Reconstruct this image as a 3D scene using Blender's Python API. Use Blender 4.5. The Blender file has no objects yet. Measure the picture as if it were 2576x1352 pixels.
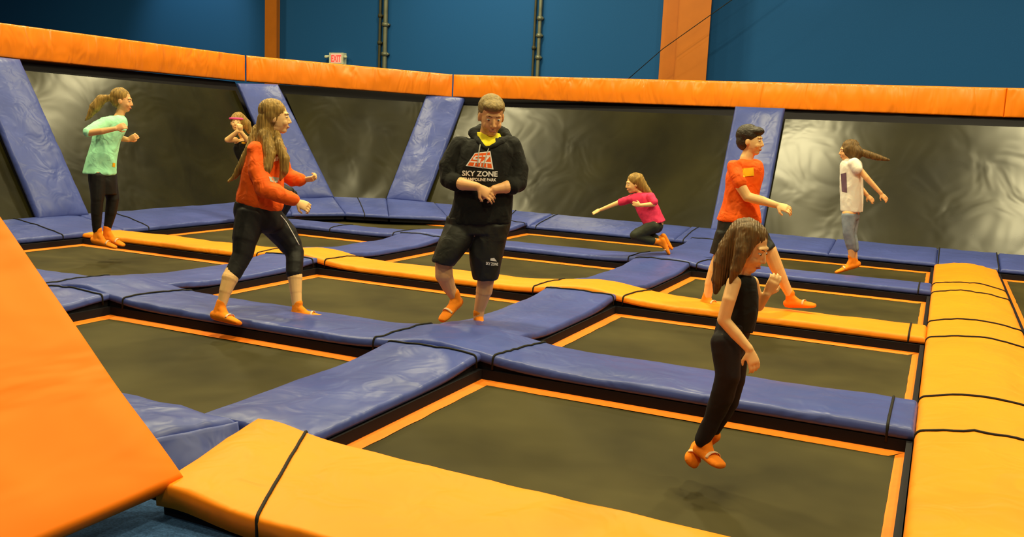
import bpy, bmesh, math, random
from mathutils import Vector, Matrix, noise
from mathutils.bvhtree import BVHTree
V = Vector
SC = bpy.context.scene
COL = SC.collection
# ---------------------------------------------------------------- camera, world, lights, exposure
cam = bpy.data.cameras.new('camera'); camo = bpy.data.objects.new('camera', cam); COL.objects.link(camo)
cam.sensor_width = 36.0; cam.lens = 2300 / 2576 * 36.0; cam.clip_end = 200
yaw, pitch, roll = -0.435, 0.149, -0.0455
fwd = V((math.sin(yaw)*math.cos(pitch), math.cos(yaw)*math.cos(pitch), -math.sin(pitch)))
r0 = V((math.cos(yaw), -math.sin(yaw), 0)); d0 = fwd.cross(r0)
rt = r0*math.cos(roll) + d0*math.sin(roll); dn = -r0*math.sin(roll) + d0*math.cos(roll)
camo.matrix_world = Matrix(((rt.x, -dn.x, -fwd.x, 0), (rt.y, -dn.y, -fwd.y, 0), (rt.z, -dn.z, -fwd.z, 1.45), (0, 0, 0, 1)))
SC.camera = camo
SC.view_settings.view_transform = 'Standard'; SC.view_settings.look = 'None'
SC.view_settings.gamma = 1.0; SC.view_settings.use_curve_mapping = False
SC.view_settings.exposure = 0.0
w = bpy.data.worlds.new('hall_air'); SC.world = w; w.use_nodes = True
w.node_tree.nodes['Background'].inputs[0].default_value = (1.0, .86, .62, 1)
w.node_tree.nodes['Background'].inputs[1].default_value = 0.13
def lamp(x, y, z, power, size=.6, col=(1, .87, .47)):
    l = bpy.data.lights.new('bay_and_fill_lamp', 'AREA'); l.shape = 'DISK'; l.size = size; l.energy = power; l.color = col
    o = bpy.data.objects.new('bay_and_fill_lamp', l); o.location = (x, y, z); COL.objects.link(o); return o
for lx, ly, p in ((-15, 5, 230), (-15.5, 11, 230), (-10.6, 11.1, 400), (-2.9, 10.8, 470), (1.6, 10.6, 400), (-8, 14.5, 300), (-9.5, 5.4, 360),
                  (-4.6, 6.2, 330), (-.3, 4.6, 330), (4, 4.5, 300), (5, 14, 200), (-3, .2, 170), (1, -3, 150)):  # last lamp, behind the camera, is added fill for the people's fronts
    lamp(lx, ly, 7.6, p)
# wall washers high on the back wall
def spot(x, y, z, tx, ty, tz, power, ang, col=(1, .86, .6), blend=.8):
    l = bpy.data.lights.new('wall_washer', 'SPOT'); l.energy = power; l.spot_size = math.radians(ang); l.spot_blend = blend; l.color = col; l.shadow_soft_size = .2
    o = bpy.data.objects.new('wall_washer', l); o.location = (x, y, z)
    o.rotation_euler = (V((tx, ty, tz)) - V((x, y, z))).to_track_quat('-Z', 'Y').to_euler(); COL.objects.link(o)
spot(-17.0, 15.6, 7.4, -17.4, 18, 4.0, 650, 60)
spot(-9.5, 15.8, 7.4, -9.5, 18, 5.0, 260, 70)
spot(-2.2, 15.8, 7.4, -2.4, 18, 6.3, 260, 66, blend=.4)
# ---------------------------------------------------------------- materials
def nt(m): m.use_nodes = True; return m.node_tree, m.node_tree.nodes, m.node_tree.links, m.node_tree.nodes['Principled BSDF']
def mat(name, col, rough=.5, spec=.5, metal=0, noise_amt=0, nscale=8, bump=0, bscale=20, stretch=(1, 1, 1), wave=0, wscale=6, sheen=0, bdist=.02, detail=3):
    m = bpy.data.materials.new(name); t, n, l, b = nt(m)
    b.inputs['Base Color'].default_value = (*col, 1); b.inputs['Roughness'].default_value = rough
    b.inputs['Specular IOR Level'].default_value = spec; b.inputs['Metallic'].default_value = metal
    if sheen: b.inputs['Sheen Weight'].default_value = sheen
    tc = n.new('ShaderNodeTexCoord'); mp = n.new('ShaderNodeMapping'); mp.inputs['Scale'].default_value = stretch
    l.new(tc.outputs['Object'], mp.inputs['Vector'])
    if noise_amt:
        nz = n.new('ShaderNodeTexNoise'); nz.inputs['Scale'].default_value = nscale; nz.inputs['Detail'].default_value = detail
        l.new(mp.outputs[0], nz.inputs['Vector'])
        mx = n.new('ShaderNodeMix'); mx.data_type = 'RGBA'
        mx.inputs[6].default_value = tuple(c*(1-noise_amt) for c in col)+(1,); mx.inputs[7].default_value = tuple(min(1, c*(1+noise_amt)) for c in col)+(1,)
        cr = n.new('ShaderNodeMapRange'); cr.inputs[1].default_value = .3; cr.inputs[2].default_value = .7
        l.new(nz.outputs[0], cr.inputs[0]); l.new(cr.outputs[0], mx.inputs[0]); l.new(mx.outputs[2], b.inputs['Base Color'])
    last = None
    if bump:
        nb = n.new('ShaderNodeTexNoise'); nb.inputs['Scale'].default_value = bscale; nb.inputs['Detail'].default_value = 2; nb.inputs['Distortion'].default_value = .8
        l.new(mp.outputs[0], nb.inputs['Vector'])
        bp = n.new('ShaderNodeBump'); bp.inputs['Strength'].default_value = bump; bp.inputs['Distance'].default_value = bdist
        l.new(nb.outputs[0], bp.inputs['Height']); last = bp
    if wave:
        wv = n.new('ShaderNodeTexWave'); wv.inputs['Scale'].default_value = wscale; wv.inputs['Distortion'].default_value = 4; wv.inputs['Detail'].default_value = 2
        l.new(mp.outputs[0], wv.inputs['Vector'])
        bw = n.new('ShaderNodeBump'); bw.inputs['Strength'].default_value = wave; bw.inputs['Distance'].default_value = bdist
        l.new(wv.outputs['Fac'], bw.inputs['Height'])
        if last: l.new(last.outputs[0], bw.inputs['Normal'])
        last = bw
    if last: l.new(last.outputs[0], b.inputs['Normal'])
    return m
M = {}
M['blue'] = mat('blue_vinyl', (.056, .079, .30), .38, .30, noise_amt=.12, nscale=1.7, bump=.45, bscale=4.5, bdist=.035)
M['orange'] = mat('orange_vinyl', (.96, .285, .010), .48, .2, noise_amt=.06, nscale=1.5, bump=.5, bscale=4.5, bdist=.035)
M['orange_shaded'] = mat('orange_vinyl_shaded', (.90, .20, .006), .55, .12, noise_amt=.05, nscale=1.5, bump=.6, bscale=2.0, bdist=.05, stretch=(1, .5, 2))  # darker orange vinyl: the slope's weaker light is put into the colour
M['band'] = mat('orange_vinyl_band', (.92, .235, .007), .30, .5, noise_amt=.06, nscale=1.5, bump=.9, bscale=2.6, bdist=.06, stretch=(1.6, 1.6, .5))
M['web'] = mat('orange_webbing', (.95, .22, .01), .6, .3, noise_amt=.06, nscale=20)
M['mat'] = mat('trampoline_fabric', (.048, .040, .014), .72, .12, noise_amt=.42, nscale=1.1, bump=.25, bscale=2.0, bdist=.03)
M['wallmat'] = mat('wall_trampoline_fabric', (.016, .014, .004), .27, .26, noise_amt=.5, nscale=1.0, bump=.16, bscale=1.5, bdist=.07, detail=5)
M['black'] = mat('black_underside', (.008, .007, .010), .7, .2)
M['cord'] = mat('black_cord', (.015, .014, .010), .7, .2)
M['carpet'] = mat('blue_carpet', (.030, .075, .19), .95, .1, noise_amt=.35, nscale=120, bump=.4, bscale=160, bdist=.005)
M['concrete'] = mat('dark_concrete', (.03, .03, .03), .9, .2, noise_amt=.2)
M['wall'] = mat('blue_wall_paint', (.013, .092, .29), .75, .15, noise_amt=.06, nscale=60, bump=.15, bscale=120, bdist=.003)
M['steel_orange'] = mat('orange_steel_paint', (.52, .15, .010), .45, .4, noise_amt=.05, nscale=3)
M['grey_metal'] = mat('grey_conduit', (.16, .17, .12), .45, .5, metal=.3, noise_amt=.2, nscale=6)
M['dark_metal'] = mat('dark_conduit', (.05, .045, .02), .6, .4, noise_amt=.2, nscale=6)
M['ceiling'] = mat('ceiling_paint', (.35, .32, .27), .9, .1)
M['white_plastic'] = mat('white_plastic', (.62, .66, .50), .5, .4)
M['skin'] = mat('skin_tone', (.80, .42, .17), .5, .35, noise_amt=.06, nscale=9)
M['skin_light'] = mat('pale_skin', (.86, .52, .21), .5, .35, noise_amt=.06, nscale=9)
M['lip'] = mat('lip_tone', (.52, .16, .09), .45, .4)
M['eye'] = mat('eye_white', (.7, .66, .58), .3, .5)
M['iris'] = mat('dark_iris', (.03, .02, .012), .3, .5)
def hairm(name, c): return mat(name, c, .5, .3, noise_amt=.45, nscale=22, stretch=(2.2, 2.2, .25), wave=.5, wscale=14, bdist=.01)
M['hair_blond'] = hairm('blond_hair', (.34, .20, .045))
M['hair_short'] = mat('short_sandy_hair', (.25, .17, .05), .6, .4, noise_amt=.35, nscale=60, bump=.6, bscale=130, bdist=.006)
M['hair_brown'] = hairm('brown_hair', (.15, .085, .025))
M['hair_darkbrown'] = hairm('dark_brown_hair', (.075, .04, .014))
M['hair_black'] = mat('dark_short_hair', (.03, .02, .009), .5, .4, noise_amt=.4, nscale=40, bump=.6, bscale=90, bdist=.008)
M['black_cotton'] = mat('black_cotton', (.0085, .0085, .0065), .85, .25, bump=.5, bscale=14, bdist=.02, sheen=.03)
M['black_shorts'] = mat('black_mesh_shorts', (.014, .014, .009), .6, .35, bump=.5, bscale=10, bdist=.02)
M['black_legging'] = mat('black_legging', (.008, .007, .006), .6, .35, bump=.3, bscale=14, bdist=.01)
M['navy_legging'] = mat('charcoal_legging', (.010, .008, .010), .7, .3, bump=.3, bscale=14, bdist=.01)
M['olive_pants'] = mat('dark_olive_pants', (.03, .035, .022), .75, .3, bump=.4, bscale=12, bdist=.015)
M['yellow'] = mat('yellow_cotton', (.80, .66, .02), .8, .2)
M['shirt_orange'] = mat('orange_knit', (.98, .125, .004), .75, .3, noise_amt=.08, nscale=12, bump=.6, bscale=11, bdist=.03)
M['shirt_teal'] = mat('mint_cotton', (.42, .97, .60), .8, .2, noise_amt=.08, nscale=8, bump=.5, bscale=9, bdist=.03)
M['shirt_white'] = mat('white_cotton', (.85, .80, .70), .8, .2, bump=.4, bscale=9, bdist=.02)
M['shirt_pink'] = mat('pink_cotton', (.80, .045, .13), .8, .2, noise_amt=.12, nscale=14, bump=.4, bscale=9, bdist=.02)
M['jeans'] = mat('faded_blue_jeans', (.24, .28, .34), .8, .2, noise_amt=.15, nscale=20)
M['sock'] = mat('orange_sock', (.97, .26, .012), .85, .2, bump=.3, bscale=60, bdist=.004)
M['sock_stripe'] = mat('white_sock_print', (.85, .55, .32), .8, .2)
M['print_white'] = mat('white_print', (.85, .82, .76), .7, .2)
M['print_orange'] = mat('orange_print', (.85, .12, .01), .7, .2)
M['print_peach'] = mat('pale_peach_print', (.95, .55, .28), .7, .2)
M['print_purple'] = mat('purple_print', (.16, .09, .13), .8, .2)
M['sticker_grey'] = mat('silver_sticker', (.42, .42, .36), .5, .4)
M['sticker_yellow'] = mat('yellow_sticker', (1.0, .55, .01), .5, .3)
M['pink_band'] = mat('pink_elastic', (.80, .08, .28), .7, .3)
m = bpy.data.materials.new('lit_red_letters'); t, n, l, b = nt(m)
b.inputs['Base Color'].default_value = (.8, .05, .03, 1); b.inputs['Emission Color'].default_value = (1, .07, .05, 1); b.inputs['Emission Strength'].default_value = .9; M['exit_red'] = m
m = bpy.data.materials.new('lit_sign_face'); t, n, l, b = nt(m)
b.inputs['Base Color'].default_value = (.8, .5, .4, 1); b.inputs['Emission Color'].default_value = (1, .42, .33, 1); b.inputs['Emission Strength'].default_value = .35; M['exit_face'] = m
# ---------------------------------------------------------------- mesh helpers
def link(name, me, m, parent=None, smooth=True):
    o = bpy.data.objects.new(name, me); COL.objects.link(o)
    if m: me.materials.clear(); me.materials.append(m)
    if smooth:
        for p in me.polygons: p.use_smooth = True
    if parent: o.parent = parent
    return o
def frombm(name, bm, m, parent=None, smooth=True):
    me = bpy.data.meshes.new(name); bmesh.ops.recalc_face_normals(bm, faces=bm.faces); bm.to_mesh(me); bm.free()
    return link(name, me, m, parent, smooth)
def tag(o, label, cat, group=None):
    o['label'] = label; o['category'] = cat
    if group: o['group'] = group
    return o
def thing(name, label, cat, loc=(0, 0, 0), rotz=0, group=None):
    o = bpy.data.objects.new(name, None); COL.objects.link(o); o.location = loc; o.rotation_euler = (0, 0, rotz); o.empty_display_size = .1
    return tag(o, label, cat, group)
def struct(o): o['kind'] = 'structure'; return o
def box(bm, a, b):
    vs = [bm.verts.new((x, y, z)) for z in (a[2], b[2]) for y in (a[1], b[1]) for x in (a[0], b[0])]
    for f in ((0, 1, 3, 2), (4, 6, 7, 5), (0, 4, 5, 1), (2, 3, 7, 6), (0, 2, 6, 4), (1, 5, 7, 3)): bm.faces.new([vs[i] for i in f])
def rings_mesh(bm, rings, cap=True):
    R = [[bm.verts.new(p) for p in r] for r in rings]; k = len(R[0])
    for a, b in zip(R, R[1:]):
        for i in range(k): bm.faces.new((a[i], a[(i+1) % k], b[(i+1) % k], b[i]))
    if cap: bm.faces.new(R[0][::-1]); bm.faces.new(R[-1])
def basis(d):
    d = d.normalized(); u = V((0, 0, 1)) if abs(d.z) < .9 else V((0, 1, 0))
    a = d.cross(u).normalized(); return d, a, d.cross(a).normalized()
def capsule(bm, p0, p1, r0, r1, k=14):
    p0, p1 = V(p0), V(p1); d = p1-p0
    if d.length < 1e-4: d = V((0, 0, 1e-4))
    d, a, b = basis(d); rs = []
    def ring(c, r): return [c+a*math.cos(2*math.pi*i/k)*r+b*math.sin(2*math.pi*i/k)*r for i in range(k)]
    for t in (-85, -60, -35, -12): t = math.radians(t); rs.append(ring(p0+d*math.sin(t)*r0, r0*math.cos(t)))
    for t in (12, 35, 60, 85): t = math.radians(t); rs.append(ring(p1+d*math.sin(t)*r1, r1*math.cos(t)))
    rings_mesh(bm, rs)
def chain(bm, pts):
    for a, b in zip(pts, pts[1:]): capsule(bm, a[:3], b[:3], a[3], b[3])
def tube(bm, pts, r, k=6):
    pts = [V(p) for p in pts]; rs = []; ref = None
    for i, p in enumerate(pts):
        d = (pts[min(i+1, len(pts)-1)]-pts[max(i-1, 0)]).normalized()
        if ref is None: _, ref, _ = basis(d)
        a = (ref - d*ref.dot(d)).normalized(); ref = a; b = d.cross(a)
        rs.append([p+a*math.cos(2*math.pi*j/k)*r+b*math.sin(2*math.pi*j/k)*r for j in range(k)])
    rings_mesh(bm, rs)
def ellipsoid(bm, c, a, b, e, nu=20, nv=12):
    # a,b,e: semi-axis vectors
    c = V(c); rs = []
    for j in range(nv):
        t = math.pi*(-.49+.98*j/(nv-1)); rs.append([c+e*math.sin(t)+(a*math.cos(2*math.pi*i/nu)+b*math.sin(2*math.pi*i/nu))*math.cos(t) for i in range(nu)])
    rings_mesh(bm, rs)
def ringloft(bm, rings, k=28, power=.85):
    # rings: (cx,cy,cz, ax,ay,az, halfdepth); superellipse cross-sections, subdivided along with a smooth curve
    R = [(V(r[:3]), V(r[3:6]), r[6]) for r in rings]; dense = []
    for i in range(len(R)-1):
        p = [R[max(i-1, 0)], R[i], R[i+1], R[min(i+2, len(R)-1)]]
        for s in range(4):
            t = s/4
            def cr(q):
                return q[1]*1.0 + ((q[2]-q[0])*.5)*t + (q[0]-q[1]*2.5+q[2]*2-q[3]*.5)*t*t + ((q[1]-q[2])*1.5+(q[3]-q[0])*.5)*t**3
            dense.append((cr([x[0] for x in p]), cr([x[1] for x in p]), cr([x[2] for x in p])))
    dense.append(R[-1]); out = []
    for c, a, h in dense:
        dep = V((0, 1, 0))*h
        ring = []
        for i in range(k):
            co, si = math.cos(2*math.pi*i/k), math.sin(2*math.pi*i/k)
            ring.append(c+a*math.copysign(abs(co)**power, co)+dep*math.copysign(abs(si)**power, si))
        out.append(ring)
    rings_mesh(bm, out)
def prims(bm, lst):
    for kind, data in lst: (chain if kind == 'ch' else ringloft)(bm, data)
def remesh(bm, voxel, smooth=3, name='t'):
    me = bpy.data.meshes.new(name); bmesh.ops.recalc_face_normals(bm, faces=bm.faces); bm.to_mesh(me); bm.free()
    o = bpy.data.objects.new(name, me); COL.objects.link(o)
    r = o.modifiers.new('r', 'REMESH'); r.mode = 'VOXEL'; r.voxel_size = voxel
    if smooth: s = o.modifiers.new('s', 'SMOOTH'); s.factor = .5; s.iterations = smooth
    dg = bpy.context.evaluated_depsgraph_get(); ev = o.evaluated_get(dg)
    me2 = bpy.data.meshes.new_from_object(ev); bpy.data.objects.remove(o); bpy.data.meshes.remove(me)
    return me2
def folds(me, amp, sc, seed=0, stretch=(1, 1, .45)):
    off = V((seed*7.3, seed*3.1, seed))
    me.calc_loop_triangles() if False else None
    ns = [v.normal.copy() for v in me.vertices]
    for v, nn in zip(me.vertices, ns):
        p = V((v.co.x*stretch[0], v.co.y*stretch[1], v.co.z*stretch[2]))*sc+off
        h = noise.noise(p); h2 = 1-abs(noise.noise(p*1.9+V((5, 5, 5))))*2
        v.co += nn*amp*(h*.8+h2*.5)
# pads: a cushion over the quad c00(u0,v0) c10(u1,v0) c11 c01, u long, v across
def quad_pad(name, c00, c10, c11, c01, thick, m, parent=None, crown=.02, hump=None, wr=.004, seed=0, du=.07, nv=14, edge=.035, up=None, cords=(), under=True, wsc=(2.2, 6.0), sq=.35):
    c00, c10, c11, c01 = map(V, (c00, c10, c11, c01))
    nrm = (c10-c00).cross(c01-c00).normalized()
    if up is not None and nrm.dot(V(up)) < 0: nrm = -nrm
    L = ((c10-c00).length+(c11-c01).length)/2; W = ((c01-c00).length+(c11-c10).length)/2
    def samples(T, n):
        es = [0, edge*.12, edge*.35, edge*.65, edge]; mid = [edge+(T-2*edge)*i/n for i in range(1, n)]
        return [x/T for x in es+mid+[T-x for x in es[::-1]]]
    us = samples(L, max(4, int(L/du))); vs = samples(W, nv)
    def base(u, v): return c00*(1-u)*(1-v)+c10*u*(1-v)+c11*u*v+c01*(1-u)*v
    def hgt(u, v):
        e = min(u*L, (1-u)*L, v*W, (1-v)*W); f = 1 if e >= edge else math.sqrt(max(0, 1-(1-e/edge)**2))
        h = thick*(sq+(1-sq)*f)+crown*math.sin(math.pi*v)*min(1, u*L/.1, (1-u)*L/.1)
        p = V((u*L*wsc[0]+seed*11.7, v*W*wsc[1], seed*3.3))
        h += wr*f*(noise.noise(p)*1.3+(1-2*abs(noise.noise(p*1.7+V((9, 2, 4)))))*1.0)
        return h
    def surf(u, v, extra=0):
        hp = hump(u*L) if hump else 0
        return base(u, v)+nrm*(hgt(u, v)+hp+extra)
    bm = bmesh.new()
    top = [[bm.verts.new(surf(u, v)) for v in vs] for u in us]
    bot = [[bm.verts.new(base(u, v)+nrm*(hump(u*L) if hump else 0)) for v in vs] for u in us]
    nu, nw = len(us), len(vs)
    for i in range(nu-1):
        for j in range(nw-1):
            bm.faces.new((top[i][j], top[i+1][j], top[i+1][j+1], top[i][j+1])); bm.faces.new((bot[i][j], bot[i][j+1], bot[i+1][j+1], bot[i+1][j]))
    for i in range(nu-1):
        bm.faces.new((top[i][0], bot[i][0], bot[i+1][0], top[i+1][0])); bm.faces.new((top[i][-1], top[i+1][-1], bot[i+1][-1], bot[i][-1]))
    for j in range(nw-1):
        bm.faces.new((top[0][j], top[0][j+1], bot[0][j+1], bot[0][j])); bm.faces.new((top[-1][j], bot[-1][j], bot[-1][j+1], top[-1][j+1]))
    root = parent or bpy.data.objects.new(name, None)
    if not parent: COL.objects.link(root); root.empty_display_size = .1; root.location = base(.5, .5)
    org = root.location if not parent else V((0, 0, 0))
    for v in bm.verts: v.co -= org
    frombm('cover', bm, m, root)
    if under:
        bm = bmesh.new(); ins = .02; k = 24
        def uu(q): return [c00*(1-u)*(1-v)+c10*u*(1-v)+c11*u*v+c01*(1-u)*v for u, v in q]
        iu, iv = ins/L, ins/W; rr = []
        for i in range(k+1):
            u = iu+(1-2*iu)*i/k; h = hump(u*L) if hump else 0
            a, b = uu([(u, iv), (u, 1-iv)]); rr.append([a+nrm*(h-.002)-org, b+nrm*(h-.002)-org, b-nrm*.055-org, a-nrm*.055-org])
        rings_mesh(bm, rr); frombm('foam_base', bm, M['black'], root, False)
    for cu in cords:   # a cord strapped across the pad at distance cu along it
        du_ = 0
        if isinstance(cu, tuple): cu, du_ = cu
        u = cu/L; pts = [surf(u, 0)*1.0-nrm*(thick*sq+.03)] if under else []
        pts += [surf(u+du_/L*v, v, .004) for v in vs[1:-1]]
        pts += [surf(u+du_/L, 1)-nrm*(thick*sq+.03)]
        bm = bmesh.new(); tube(bm, [p-org for p in pts], .0075); frombm('cord', bm, M['cord'], root)
    return root
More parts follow.
